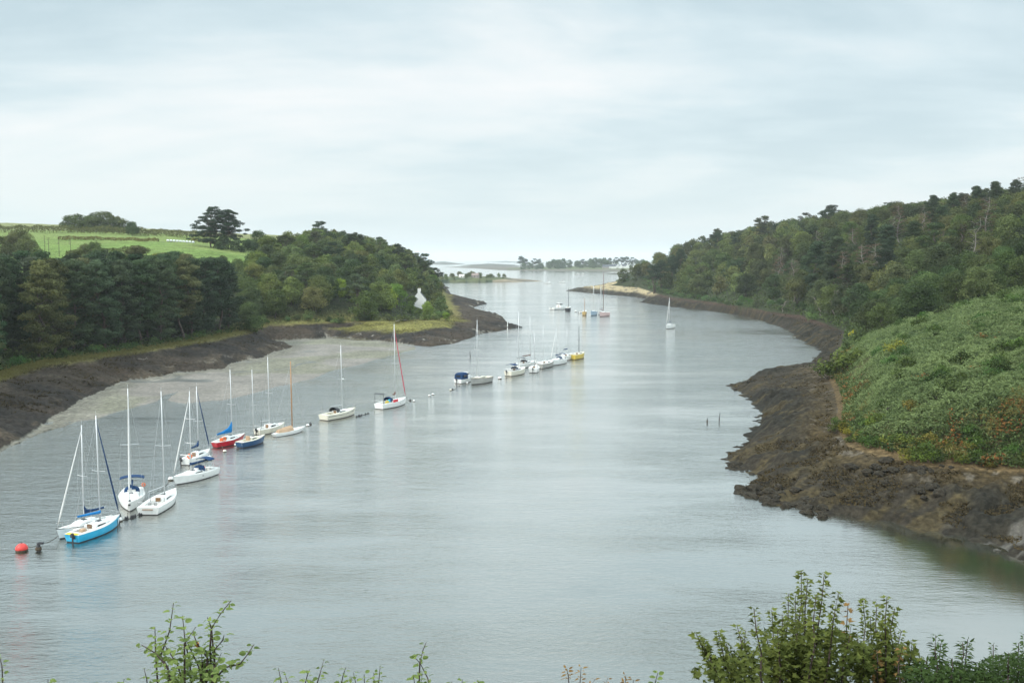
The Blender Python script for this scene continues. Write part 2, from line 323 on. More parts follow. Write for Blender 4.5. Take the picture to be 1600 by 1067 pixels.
# ------------------------------------------------------------------ ground
def build_ground():
    ang = np.linspace(R(-33), R(33), 1250)
    rows = np.concatenate([np.exp(np.linspace(math.log(2), math.log(72), 45, endpoint=False)), np.exp(np.linspace(math.log(72), math.log(620), 520, endpoint=False)),
                           np.exp(np.linspace(math.log(620), math.log(1500), 130, endpoint=False)), np.exp(np.linspace(math.log(1500), math.log(9000), 130))])
    A, Dd = np.meshgrid(np.tan(ang), rows); X = (A * Dd).ravel(); Y = Dd.ravel()
    h, Z, dm, (c0, c1, e0, e1, s0), nb = terrain(X, Y, True)
    a0, a1 = Z['A']; b0, b1 = Z['B']
    fA = (a0 > 0) & (a1 <= 0); fB = (b0 > 0) & (b1 <= 0); fore = fA | fB
    n3 = fbm(X / 7, Y / 7, 5, 3); n1 = fbm(X / 1.6, Y / 1.6, 4, 4); n20 = fbm(X / 22, Y / 22, 4, 8); nst = fbm((X + Y * .6) / 9, (Y - X * .6) / 2.2, 4, 9)
    ridg = 1 - np.abs(2 * fbm(X / 5 + Y / 14, Y / 3.2 - X / 9, 4, 19) - 1) * 2
    d0m = np.where(fA, a0, b0); edge = sstep(0, 4, d0m) * sstep(0, 5, np.where(fA, -a1, -b1))
    h = h + np.where(fore, edge * ((n3 - .5) * 2.0 + (n1 - .5) * .8 + np.maximum(ridg, 0) * np.where(fB, 1.1, .6) * sstep(.42, .6, n20)), 0)
    h = h + np.where(fore, sstep(0, 1.2, d0m) * (1 - sstep(2, 6, d0m)) * n1 * .3, 0)
    de = np.where(X < 20, a0, b0); em = np.exp(-(de / 3.5) ** 2) * (np.abs(de) < 12) * (Y < 900); h = h + em * ((n1 - .5) * .7 + (n3 - .5) * .9)
    inn = (a1 > 0) | (b1 > 0); h = h + np.where(inn, sstep(0, 4, np.maximum(a1, b1)) * (n3 - .5) * 1.3, 0)
    mud = (dm > 0) & ~(a0 > 0)
    creek = np.abs(fbm(X / 40, Y / 30, 3, 31) - .5); h = h + np.where(mud, (n3 - .5) * .05 - .16 * np.exp(-(creek / .012) ** 2) * sstep(0, 6, dm), 0)
    # albedo zones
    col = np.full((len(X), 3), .05); wet = np.zeros(len(X))
    def put(mask, c, wt=0.0):
        if np.ndim(mask) == 1 and mask.dtype == bool: mask = mask.astype(float)
        mk = mask[:, None]; col[:] = col * (1 - mk) + np.asarray(c) * mk; wet[:] = wet * (1 - mask) + wt * mask
    put(np.ones(len(X), bool), (.06, .07, .06))
    put(mud, (.18, .16, .135), .55)
    put(mud * sstep(.5, .62, n20) , (.165, .158, .115), .35)
    put(mud * sstep(8, 2, -a0 + 6 * (n3 - .5)), (.15, .14, .11), .3)
    put(mud * np.exp(-(creek / .012) ** 2), (.09, .088, .075), .9)
    # weed-covered foreshore
    fB = (b0 > -5) & (b1 <= 0); fA = ((a0 > 0) | ((a0 > -5) & (dm < 0) & (X < 0))) & (a1 <= 0)
    tA = a0 / (a0 - a1 + 1e-3); tB = b0 / (b0 - b1 + 1e-3)
    put(fA, (.045, .034, .024), .12)
    put(fA * sstep(.45, .62, n20), (.024, .020, .016), .15)
    put(fA * sstep(.55, .7, n3) * .7, (.07, .055, .038), .1)
    put(fA * sstep(.80, .95, tA + .3 * (n3 - .5)), (.15, .13, .05), 0)
    put(fA * sstep(.66, .74, nst) * sstep(.35, .1, tA) * sstep(220, 330, Y), (.24, .22, .18), .1)
    # stretch of yellow salt grass on the headland
    MG = poly([(520, 515), (560, 519), (640, 515), (700, 509), (732, 503), (720, 499), (690, 499), (600, 507), (530, 511)], 3.4)
    mg = sdist(MG, X, Y) + 14 * (n20 - .5) + 6 * (n3 - .5); put(fA * sstep(-2, 3, mg) * sstep(.2, .45, tA), (.14, .13, .04))
    put(fB, (.030, .025, .0175), .08)
    put(fB * sstep(.48, .6, n20), (.020, .018, .013), .1)
    put(fB * sstep(.52, .66, nst) * .8, (.055, .042, .020), .1)
    near = Y < 240
    put(fB * near * sstep(.5, .95, tB + .6 * (n20 - .5)), (.052, .038, .019))
    put(fB * near * sstep(.9, 1.0, tB + .7 * (n3 - .5)), (.050, .038, .022))
    put(fB * near * sstep(.6, .7, n1) * sstep(.6, .8, tB) * .8, (.105, .09, .07))
    u_ = X / Y * FPX + UC; right = sstep(1470, 1560, u_) * near
    put(fB * right * sstep(.30, .08, tB) * sstep(.42, .52, nst), (.085, .078, .066), .3)
    put(fB * sstep(330, 420, Y) * sstep(.55, .9, tB + .3 * (n3 - .5)), (.062, .040, .030))
    sp1 = sstep(700, 760, Y); put(fB * sp1 * sstep(.25, .6, tB + .4 * (n20 - .5)), (.36, .29, .17)); put(fB * sp1 * sstep(.58, .66, nst) , (.10, .09, .07))
    # inland
    put(a1 > 0, (.035, .04, .02))
    put((a1 > 0) * sstep(10, 3, a1 + 6 * (n3 - .5)) , (.16, .15, .05))
    fld = (a1 > 0) & (Y > np.interp(u_, [300, 390], [395, 480])) & (u_ < 400 + np.maximum(Y - 500, 0) * .5 + 60 * (n20 - .5))
    g = fbm(X / 90, Y / 60, 3, 12)
    put(fld, (.13, .19, .05)); put(fld * sstep(.45, .6, g), (.155, .20, .06)); put(fld & (Y > 690), (.19, .20, .09))
    put(b1 > 0, (.035, .042, .02))
    brk = (b1 > 0) & (Y < 262); put(brk, (.055, .08, .03)); put(brk * sstep(9, 3, b1 + 4 * (n3 - .5)), (.10, .07, .035))
    put(c0 > 0, (.24, .20, .14)); put((c0 > 0) * sstep(.5, .6, fbm(X / 30, Y / 12, 3, 2)), (.11, .10, .08)); put(c1 > 0, (.10, .11, .05)); put((c1 > 0) * sstep(.5, .6, fbm(X / 40, Y / 20, 3, 22)), (.05, .07, .035))
    put(e0 > 0, (.13, .12, .095)); put(e1 > 0, (.11, .13, .06)); put(s0 > 0, (.09, .09, .07))
    put(nb > 0.5, (.05, .06, .025))
    nr, nc = Dd.shape; i = np.arange(nr - 1)[:, None] * nc + np.arange(nc - 1)[None]; F = np.stack([i, i + 1, i + nc + 1, i + nc], -1).reshape(-1, 4)
    hm = h.ravel()[F].max(1) > -0.6; F = F[hm | ((np.arange(len(F)) % 1) == 1)]
    used = np.zeros(len(X), bool); used[F.ravel()] = True; re = np.cumsum(used) - 1
    o = mesh_np('terrain', np.stack([X, Y, h], 1)[used], re[F], GM, col=col[used], wet=wet[used], smooth=True); o['kind'] = 'structure'
build_ground()
# wide flat bed under everything so nothing ends in mid air, and the water sheet
s = 16000
o = mesh_np('seabed', [(-s, -s, -3.2), (s, -s, -3.2), (s, s, -3.2), (-s, s, -3.2)], [(0, 1, 2, 3)], mat_plain('sea_bed', (.06, .06, .05), .9)); o['kind'] = 'structure'
def build_water():
    q = np.linspace(-1, 1, 381); gx = np.sinh(q * 5.6) / math.sinh(5.6) * 16000; gy = np.sinh((np.linspace(-.72, 1, 381)) * 5.2) / math.sinh(5.2) * 16000 + 60
    X, Y = np.meshgrid(gx, gy); X = X.ravel(); Y = Y.ravel(); d = np.full(len(X), 300.0); m = (np.abs(X) < 700) & (Y > 10) & (Y < 1400)
    d[m] = np.maximum(-np.maximum(sdist(A0, X[m], Y[m]), sdist(B0, X[m], Y[m])), 0)
    nb = np.clip((Y - 54) / 25, 0, 1); kn = sstep(1165, 1230, X / Y * FPX + UC) * sstep(128, 108, Y) * (X > 0); op = 1 - kn * (1 - sstep(3, 34, d)) * .95; op = op * (1 + .55 * sstep(130, 300, Y)) * (1 + .5 * sstep(45, 10, d) * (X < 0)) * (1 - .85 * sstep(1300, 2600, Y))
    i = np.arange(380)[:, None] * 381 + np.arange(380)[None]; F = np.stack([i, i + 1, i + 382, i + 381], -1).reshape(-1, 4)
    o = mesh_np('water', np.stack([X, Y, 0 * X], 1), F, WM); o.data.attributes.new('open', 'FLOAT', 'POINT').data.foreach_set('value', op.astype(np.float32)); o['kind'] = 'structure'
build_water()

# ------------------------------------------------------------------ vegetation
def leaf_cloud(C, Nn, size, aspect=0.55, fold=0.0):
    n = len(C); r = rng.normal(size=(n, 3)); T = np.cross(Nn, r); T /= np.linalg.norm(T, axis=1, keepdims=True) + 1e-9
    B = np.cross(Nn, T); s_ = np.asarray(size).reshape(-1, 1) * np.ones((n, 1))
    V = np.stack([C - T * s_ * .5, C + B * s_ * aspect * .5 - Nn * s_ * fold, C + T * s_ * .5, C - B * s_ * aspect * .5 - Nn * s_ * fold], 1).reshape(-1, 3)
    return V, np.arange(n * 4).reshape(-1, 4)
def unit(v): return v / (np.linalg.norm(v, axis=-1, keepdims=True) + 1e-9)
def lobe_leaves(centers, radii, per_m2, flat=1.0, leaf=0.45, jit=0.7, inner=0.25, down=0.35):
    Cs, Ns, Ti = [], [], []
    for c, r in zip(centers, radii):
        n = max(12, int(per_m2 * 12.6 * r * r)); d = unit(rng.normal(size=(n, 3))); keep = (d[:, 2] > -0.25) | (rng.random(n) < down); d = d[keep]; n = len(d)
        bump = 1 + .22 * np.sin(d[:, 0] * 5 + c[0] * 3) * np.sin(d[:, 1] * 5 + c[1]) + .12 * rng.normal(size=n)
        rad = r * bump * np.where(rng.random(n) < inner, rng.uniform(.55, .9, n), 1)
        P = np.asarray(c) + d * rad[:, None] * np.array([1, 1, flat]); Cs.append(P); Ns.append(unit(d + np.array([0, 0, .5]) + jit * rng.normal(size=(n, 3))))
        Ti.append(np.clip(.5 + rng.normal() * .26 + .2 * rng.normal(size=n), 0, 1))
    C = np.concatenate(Cs); return C, np.concatenate(Ns), np.concatenate(Ti)
LEAF = mat_leaf('broad_leaf', (.032, .050, .020), (.15, .19, .075))
LEAFM = mat_leaf('wood_leaf', (.032, .050, .020), (.15, .19, .075)); _t = LEAFM.node_tree
for _l in [l for l in _t.links if l.from_socket.name == 'Color' and l.from_node.type == 'OBJECT_INFO']:
    _k = _l.to_socket; _t.links.new(nd(_t, 'ShaderNodeAttribute', attribute_name='albedo').outputs['Color'], _k)
PINE = mat_leaf('pine_needle', (.020, .032, .018), (.085, .11, .055), .15, .5)
DRY = mat_leaf('dry_twig', (.05, .038, .028), (.15, .12, .085), .1, .5)
GRASSM = mat_leaf('grass_blade', (.09, .085, .022), (.24, .21, .07), .3, .15)
FERN = mat_leaf('fern_frond', (.035, .062, .022), (.235, .295, .115), .3, .12)
BARK = mat_plain('bark', (.125, .10, .08), .9, .4, 2.0, .2, .4); PALEBARK = mat_plain('pale_bark', (.26, .23, .20), .9, .3, 2.0, .2, .3)
def leaves_obj(name, C, Nn, T, size, mat, parent=None, aspect=.6):
    sz = size * rng.uniform(.6, 1.35, len(C)); V, F = leaf_cloud(C, Nn, sz, aspect, .06)
    return mesh_np(name, V, F, mat, parent, tint=np.repeat(T, 4))
def limb(mb, p0, p1, r0, r1, wob=.3, n=5, k=5):
    p0 = np.array(p0, float); p1 = np.array(p1, float); L = np.linalg.norm(p1 - p0); pts = []
    for i in range(n):
        t = i / (n - 1); q = p0 + (p1 - p0) * t; q = q + rng.normal(size=3) * wob * L * .08 * math.sin(math.pi * t); pts.append(q)
    mb.tube(pts, [r0 + (r1 - r0) * i / (n - 1) for i in range(n)], k, cap=False); return pts
PROTO = {}
HIDE = []
def make_broad(i, H=10.0, W=10.0, base=.04, leaf=.5):          # round-headed hedgerow and oak-wood tree
    root = empty('broadleaf_tree'); mb = MB(); lean = rng.normal(size=2) * .5
    top = np.array([lean[0], lean[1], H * .72]); limb(mb, (0, 0, -1.5), top, .28, .08, .5, 6, 7)
    cs, rs = [], []; nl = rng.integers(18, 25)
    for k in range(nl):
        z = base * H + (H * .86 - base * H) * rng.random() ** .75; t = (z - base * H) / (H * (1 - base)); env = W * .5 * (math.sin(math.pi * min(1, .22 + t * .80)) ** .7)
        an = k * 2.4 + rng.normal() * .3; rr = env * rng.uniform(.35, .8); r = rng.uniform(.16, .25) * W * (1.05 - .35 * t); cs.append((lean[0] * t + rr * math.cos(an), lean[1] * t + rr * math.sin(an), z)); rs.append(r)
        if k % 2 == 0: limb(mb, (lean[0] * t * .4, lean[1] * t * .4, H * rng.uniform(.15, .45)), cs[-1], .12, .03, 1, 4, 5)
    cs.append((lean[0], lean[1], H - W * .17)); rs.append(W * .2)
    C, Nn, T = lobe_leaves(cs, rs, 8.5, .85, leaf); mb.build('trunk', BARK, root); leaves_obj('crown', C, Nn, T, leaf, LEAF, root); return root
def make_pine(i, H=20.0, W=9.0, bare=.28, leaf=.5, flat=.42, tall=1.0, name='pine_tree', n=34):
    root = empty(name); mb = MB(); lean = rng.normal(size=2) * .9
    limb(mb, (0, 0, -1.5), (lean[0], lean[1], H * .93), .34, .07, .35, 8, 7); cs, rs = [], []
    for k in range(n):
        t = (k + rng.random()) / n; z = H * (bare + (1 - bare) * t) - .6; env = W * .5 * (1.0 - .55 * max(0, t - .45) / .55) * (0.65 + .5 * t if t < .5 else .95)
        an = k * 2.4 + rng.normal() * .5; rr = env * rng.uniform(.3, 1.0) * (1 if t < .93 else .3); c = np.array([lean[0] * z / H + rr * math.cos(an), lean[1] * z / H + rr * math.sin(an), z])
        cs.append(c); rs.append(W * rng.uniform(.13, .21)); st = z - rr * .35
        limb(mb, (lean[0] * st / H, lean[1] * st / H, st), c, .10, .03, 1, 4, 4)
    for k in range(7):
        z = H * rng.uniform(.12, bare + .1); an = rng.random() * 6.3; limb(mb, (lean[0] * z / H, lean[1] * z / H, z), (2.3 * math.cos(an), 2.3 * math.sin(an), z + rng.normal() * .5), .06, .02, 1, 4, 4)
    C, Nn, T = lobe_leaves(cs, rs, 13, flat, leaf, .6, .3, .6); mb.build('trunk', BARK, root); leaves_obj('crown', C, Nn, T, leaf, PINE, root, .45); return root
def make_umbrella(i, H=13.0, W=11.0, leaf=.5, bare=.5, k_=26, lr=(.09, .16), cone=0):        # cypress or stone pine with spreading flat layers
    root = empty('spreading_pine'); mb = MB(); cs, rs = [], []
    lean = rng.normal(size=2) * 1.0
    for sgn in range(3):
        an = sgn * 2.1 + rng.random(); q = (lean[0] + 1.6 * math.cos(an), lean[1] + 1.6 * math.sin(an), H * .82); limb(mb, (0, 0, -1.2), q, .3, .09, .8, 6, 6)
    for k in range(k_):
        t = rng.random(); z = H * (bare + (1 - bare) * t) - .4; env = W * .5 * (math.sqrt(max(.12, 1 - (t * .95) ** 2)) if not cone else (max(0, 1 - t) ** .5 * 1.15 + .2) * rng.uniform(.75, 1.15)); an = k * 2.4; rr = env * rng.uniform(.15, 1)
        c = (lean[0] * t + rr * math.cos(an), lean[1] * t + rr * math.sin(an), z); cs.append(c); rs.append(W * rng.uniform(*lr)); limb(mb, (lean[0] * .5, lean[1] * .5, H * .45), c, .09, .03, .8, 4, 4)
    C, Nn, T = lobe_leaves(cs, rs, 9, .45, leaf, .6, .25, .45); mb.build('trunk', BARK, root); leaves_obj('crown', C, Nn, T, leaf, PINE, root, .5); return root
def make_shrub(i, H=3.2, W=4.4, leaf=.36, mat=None, name='shrub', per=7.5):
    root = empty(name); mb = MB(); cs, rs = [], []
    for k in range(12):
        an = k * 2.4; rr = W * .36 * math.sqrt(rng.random()); z = H * rng.uniform(.2, .72) * (1 - .45 * rr / (W * .36)); cs.append((rr * math.cos(an), rr * math.sin(an), z)); rs.append(W * rng.uniform(.13, .22))
        if k % 3 == 0: limb(mb, (0, 0, -.5), cs[-1], .06, .02, 1, 4, 4)
    C, Nn, T = lobe_leaves(cs, rs, per, .85, leaf); mb.build('stem', BARK, root); leaves_obj('foliage', C, Nn, T, leaf, mat or LEAF, root); return root
def make_dead(i, H=11.0):
    root = empty('dead_tree'); mb = MB(); lean = rng.normal(size=2) * 1.0; pts = limb(mb, (0, 0, -1), (lean[0], lean[1], H), .24, .05, .7, 9, 7)
    for k in range(13):
        j = rng.integers(3, 8); p = np.array(pts[j]); an = rng.random() * 6.3; q = p + np.array([math.cos(an), math.sin(an), rng.uniform(.1, .9)]) * rng.uniform(1.2, 3.2); sub = limb(mb, p, q, .09, .03, 1, 5, 5)
        for _ in range(3):
            d = rng.normal(size=3) * .7; d[2] = abs(d[2]); limb(mb, sub[3], np.array(sub[3]) + d, .035, .012, 1, 3, 4)
    mb.build('trunk', PALEBARK, root); return root
def make_bare(i, H=15.0, W=7.0):                                # brown half-dead conifer with twiggy crown
    root = empty('bare_conifer'); mb = MB(); lean = rng.normal(size=2) * .6; limb(mb, (0, 0, -1.5), (lean[0], lean[1], H), .26, .05, .4, 8, 6); cs, rs = [], []
    for k in range(24):
        t = (k + rng.random()) / 24; z = H * (.3 + .68 * t); rr = W * .5 * (1 - .5 * t) * rng.uniform(.3, 1); an = k * 2.4; c = (rr * math.cos(an), rr * math.sin(an), z); limb(mb, (0, 0, z - rr * .3), c, .07, .02, 1, 4, 4); cs.append(c); rs.append(W * .11)
    C, Nn, T = lobe_leaves(cs, rs, 7, .5, .4, .9, .3, .6); mb.build('trunk', PALEBARK, root); leaves_obj('crown', C, Nn, T, .42, DRY, root, .3); return root
def park(root):                                                # a source stays unlinked; only copies stand in the scene
    kids = list(root.children)
    for o in kids: COL.objects.unlink(o)
    COL.objects.unlink(root); return (root, kids)
def src(key, fn, count, **kw): PROTO[key] = [park(fn(i, **kw)) for i in range(count)]
src('broad', make_broad, 7); src('pine', make_pine, 6, bare=.12, n=42); src('umb', make_umbrella, 4); src('shrub', make_shrub, 4); src('dead', make_dead, 3); src('bare', make_bare, 3)
src('cyp', make_umbrella, 2, H=20.0, W=17.0, bare=.16, leaf=.55, k_=120, lr=(.055, .10), cone=1); src('tallpine', make_pine, 3, bare=.34)
src('scot', make_pine, 3, H=15, W=7, bare=.45, flat=.5, n=20)
SMALLB = []
def light_crowns():
    out = []
    for i in range(4):
        cs, rs = [], []
        for k in range(14):
            t = rng.random() ** .75; env = 5.0 * math.sin(math.pi * min(1, .22 + t * .8)) ** .7; an = k * 2.4; rr = env * rng.uniform(.35, .8); cs.append((rr * math.cos(an), rr * math.sin(an), .6 + 7.2 * t)); rs.append(rng.uniform(1.7, 2.5))
        C, Nn, T = lobe_leaves(cs, rs, 2.6, .85, .75); V, F = leaf_cloud(C, Nn, .8 * rng.uniform(.6, 1.35, len(C)), .7, .06); out.append((V, np.repeat(T, 4)))
    return out
LC = light_crowns()
def plant(key, x, y, s, rz=None, color=(1, 1, 1), label='', cat='tree', group=None, name=None, z=None, sz=None, idx=None):
    if key == 'broad' and group: SMALLB.append((s / y, (key, x, y, s, rz, color, label, cat, group, name, z, sz, idx))); return
    return plant_now(key, x, y, s, rz, color, label, cat, group, name, z, sz, idx)
def flush_broad(limit=285):
    SMALLB.sort(key=lambda q: -q[0])
    for _, a in SMALLB[:limit]: plant_now(*a)
    rest = SMALLB[limit:]; V, T, K = [], [], []
    for _, a in rest:
        v, t = LC[rng.integers(4)]; an = rng.random() * 6.28; ca_, sa_ = math.cos(an), math.sin(an); s = a[3]
        V.append(np.stack([(v[:, 0] * ca_ - v[:, 1] * sa_) * s + a[1], (v[:, 0] * sa_ + v[:, 1] * ca_) * s + a[2], v[:, 2] * (a[11] or s) + zat(a[1], a[2])], 1)); T.append(t); K.append(np.repeat(np.array([a[5]]), len(v), 0))
    if rest:
        V = np.concatenate(V); o = mesh_np('woodland', V, np.arange(len(V)).reshape(-1, 4), LEAFM, tint=np.concatenate(T), col=np.concatenate(K)); tag(o, 'mass of rounded tree crowns filling the back of both woods', 'woodland', kind='stuff')
def plant_now(key, x, y, s, rz=None, color=(1, 1, 1), label='', cat='tree', group=None, name=None, z=None, sz=None, idx=None):
    root, kids = PROTO[key][rng.integers(len(PROTO[key])) if idx is None else idx]
    r = root.copy(); COL.objects.link(r); r.location = (x, y, zat(x, y) if z is None else z); r.rotation_euler = (0, 0, rng.random() * 6.28 if rz is None else rz); r.scale = (s, s, sz or s)
    if name: r.name = name
    tag(r, label, cat, group)
    for k in kids:
        c = k.copy(); COL.objects.link(c); c.parent = r; c.color = (*color, 1)
    return r
def scatter(uf, df, inside, spacing, seed, jitter=1.0, nmax=4000):
    g = np.random.default_rng(seed); pts = []; cell = {}
    for _ in range(nmax):
        u = g.uniform(*uf); D = math.exp(g.uniform(math.log(df[0]), math.log(df[1]))); x = x_of(u, D); sp_s = spacing(D) if callable(spacing) else spacing
        ok = True; cx, cy = int(x // 20), int(D // 20)
        for a in (-1, 0, 1):
            for b in (-1, 0, 1):
                for q in cell.get((cx + a, cy + b), ()):
                    if (q[0] - x) ** 2 + (q[1] - D) ** 2 < sp_s * sp_s: ok = False; break
        if ok: cell.setdefault((cx, cy), []).append((x, D)); pts.append((u, x, D))
    if not pts: return []
    P = np.array(pts); m = inside(P[:, 0], P[:, 1], P[:, 2]); return [tuple(p) for p in P[m]]
def jcol(base, v=.12):
    k = 1 + rng.normal() * v; return tuple(max(.2, c * k * (1 + rng.normal() * v * .4)) for c in base)
dA = lambda x, y: sdist(A1, x, y); dB = lambda x, y: sdist(B1, x, y)
# --- pine grove above the left mud bank: front rank, then the ranks behind
FR = poly([(-260, 655), (0, 588), (100, 564), (200, 551), (300, 536), (385, 520)], 4.5)
def along(P, n, off):
    seg = np.linalg.norm(np.diff(P, axis=0), axis=1); L = np.concatenate([[0], np.cumsum(seg)]); out = []
    for t in np.linspace(0, L[-1], n):
        i = min(np.searchsorted(L, t, side='right') - 1, len(seg) - 1); k = (t - L[i]) / seg[i]; p = P[i] * (1 - k) + P[i + 1] * k; d = (P[i + 1] - P[i]) / seg[i]; nrm = np.array([-d[1], d[0]])
        out.append(p + nrm * off + rng.normal(size=2) * 1.6)
    return out
for row, (n, off, lab) in enumerate(((24, 8, 'front'), (22, 15, 'second'), (22, 24, 'middle'), (20, 36, 'rear'))):
    for k, p in enumerate(along(FR, n, off)):
        u = p[0] / p[1] * FPX + UC; z = zat(*p); top = at_depth(u, 393 + rng.normal() * 9 + (8 if u > 330 else 0) + 6 * row * 0, p[1])[2]
        s = np.clip((top - z) / 20.0, .55, 1.25); col = jcol((.85, .95, .9) if rng.random() < .72 else (1.5, 1.3, 1.0), .16)
        tone = 'olive tinged' if col[0] > 1.15 else 'dark green'
        wh = 'at the far left edge' if u < 120 else 'above the dark mud bank' if u < 270 else 'beside the yellow grass bank'
        plant('tallpine' if rng.random() < (.75 if u > 320 else .3) else 'pine', p[0], p[1], s, color=col, label=f'{tone} pine in the {lab} rank of the left grove, {wh}', group=f'{tone} pines in the {lab} rank of the left grove {wh}', z=z, name='pine_tree')
# --- headland wood
def lab_area(u, D, side):
    if side == 'L': return 'low by the salt grass' if D < 430 else 'halfway up the left headland' if D < 540 else 'on the skyline of the left headland'
    return 'low above the rocky right shore' if D < 520 and u < 1330 else 'on the skyline of the right hill' if D > 640 or (u > 1450 and D > 480) else 'halfway up the right hillside'
def tone_of(c): 
    return 'yellowish' if c[0] > 1.35 and c[0] > c[1] * .95 else 'pale green' if c[1] > 1.35 else 'dark green' if c[1] < .85 else 'mid green'
def wood(pts, side, sfun, pal, keys):
    for u, x, D in pts:
        c = jcol(pal[rng.integers(len(pal))], .12); key = keys[rng.integers(len(keys))]; s = sfun(u, D) * rng.uniform(.85, 1.15); tn = tone_of(c)
        nm = {'broad': 'round-headed tree', 'pine': 'tall pine', 'umb': 'flat-topped pine', 'scot': 'slender pine', 'shrub': 'bushy shrub', 'bare': 'brown half-bare conifer'}[key]
        ar = lab_area(u, D, side); c = tuple(np.array(c) * (np.array([.78, .76, .78]) if side == 'R' and u > 1240 else np.array([.93, .9, .92]))); key = 'broad' if key == 'bare' and (D > 600 or u < 1150) else key; nm = 'round-headed tree' if key == 'broad' else nm; plant(key, x, D, s, color=c, label=f'{tn} {nm} {ar}' if key != 'bare' else f'{nm} {ar}', group=f'{tn} {nm}s {ar}' if key != 'bare' else f'{nm}s {ar}')
pal_h = [(1.05, 1.05, .95), (.75, .85, .8), (1.35, 1.3, 1.05), (1.15, 1.2, .8), (1.4, 1.35, 1.3), (.6, .7, .7), (1.6, 1.6, 1.1)]
def inL(u, x, y):
    d = dA(x, y); fieldedge = 392 + np.maximum(y - 500, 0) * .5
    return (d > 5) & (u > fieldedge) & (y < 760) & ~((np.abs(u - 655) < 25) & (y < 490)) & ~((np.abs(u - 610) < 14) & (y < 440)) & ~((np.abs(u - 530) < 10) & (y < 425))
P_ = scatter((380, 735), (340, 760), inL, lambda D: 8.2 if D < 470 else 9.6, 5); wood(P_, 'L', lambda u, D: 1.08 if u < 640 else .85, pal_h, ['broad'] * 9 + ['umb'])
# --- low skirts of shrub along the wood's foot
for k, p in enumerate(along(poly([(405, 511), (430, 507), (520, 505), (600, 503), (640, 503), (690, 500), (704, 494)], 4.5), 34, 3.0)):
    plant('shrub', p[0], p[1], rng.uniform(.7, 1.25), color=jcol((1.0, 1.05, .9), .2), label='low green shrub at the foot of the left headland wood', cat='shrub', group='shrubs at the foot of the left headland wood')
for k, p in enumerate(along(FR, 34, 4.5)):
    plant('shrub', p[0], p[1], rng.uniform(.5, 1.2), color=jcol((.9, 1.1, .8), .25), label='low bramble bush under the front pines of the left grove', cat='shrub', group='bramble bushes under the left pine grove')
# --- right hill
pal_r = [(1, .98, .95), (.7, .78, .8), (1.25, 1.2, .95), (.95, 1.0, .75), (1.4, 1.3, 1.05), (.55, .62, .66), (1.3, 1.08, .95), (.8, .72, .7)]
def inR(u, x, y):
    d = dB(x, y); return (d > 5) & (y > 262 + np.clip((1330 - u) * .0, 0, 99)) & ((y > 330) | (u > 1318)) & (y < 940 - np.clip(u - 1250, 0, 500) * .75)
P_ = scatter((948, 1800), (255, 940), inR, lambda D: 7.6 if D < 330 else 10.2 if D < 560 else 12.5, 8, nmax=9000)
P_ = [q for q in P_ if not (q[0] > 1660 and q[2] > 420)]
near_r = [q for q in P_ if q[2] < 335]; hill_r = [q for q in P_ if q[2] >= 335]
wood(near_r, 'R', lambda u, D: .92, [(1.25, 1.35, 1.1), (1.0, 1.15, .85), (.8, .95, .8), (.62, .72, .62)], ['broad'])
wood(hill_r, 'R', lambda u, D: 1.2 if D < 560 else 1.32, pal_r, ['broad'] * 22 + ['umb', 'bare'])
print('trees left/right', len(near_r), len(hill_r))
# dark tall pines and bare conifers in the middle of the right hillside, as sighted
for i, (u, v0, v1, D, key) in enumerate([(1345, 440, 368, 420, 'bare'), (1365, 445, 375, 400, 'bare'), (1300, 432, 360, 440, 'pine'), (1275, 430, 365, 455, 'pine'), (1318, 440, 372, 425, 'bare'), (1390, 430, 350, 420, 'pine'),
        (1420, 420, 345, 430, 'pine'), (1440, 400, 330, 440, 'bare'), (1470, 395, 322, 440, 'pine'), (1490, 380, 300, 480, 'pine'), (1520, 370, 290, 490, 'pine'), (1548, 365, 283, 490, 'pine'), (1575, 360, 280, 490, 'pine'), (1598, 360, 281, 480, 'pine'),
        (1330, 400, 340, 500, 'bare'), (1360, 395, 335, 510, 'pine'), (1400, 380, 318, 520, 'bare'), (1450, 370, 305, 520, 'pine'), (1500, 410, 350, 400, 'bare'), (1560, 420, 350, 390, 'pine'), (1590, 430, 365, 370, 'pine'), (1240, 440, 385, 480, 'bare'), (1215, 430, 378, 520, 'bare')]):
    x = x_of(u, D); z = zat(x, D); hh = max(at_depth(u, v1, D)[2] - z, 9.0); s = min(hh / (20.0 if key == 'pine' else 15.0), 1.35)
    plant(key, x, D, s, z=z, color=jcol((.8, .85, .85) if key == 'pine' else (1.05, .9, .85), .1), label=('tall dark pine rising above the round trees of the right hillside' if key == 'pine' else 'tall brown half-bare conifer with pale trunk on the right hillside'), group=('tall pines among the right hillside wood' if key == 'pine' else 'half-bare conifers on the right hillside'))
for u, v, D, s, lab in [(1304, 448, 395, .95, 'bleached dead tree with forked limbs low on the right hillside'), (1283, 430, 420, .7, 'short pale dead tree left of the forked dead tree'), (1222, 425, 470, .75, 'thin dead tree standing among dark trees above the right shore')]:
    x = x_of(u, D); plant('dead', x, D, s, label=lab, cat='dead tree')
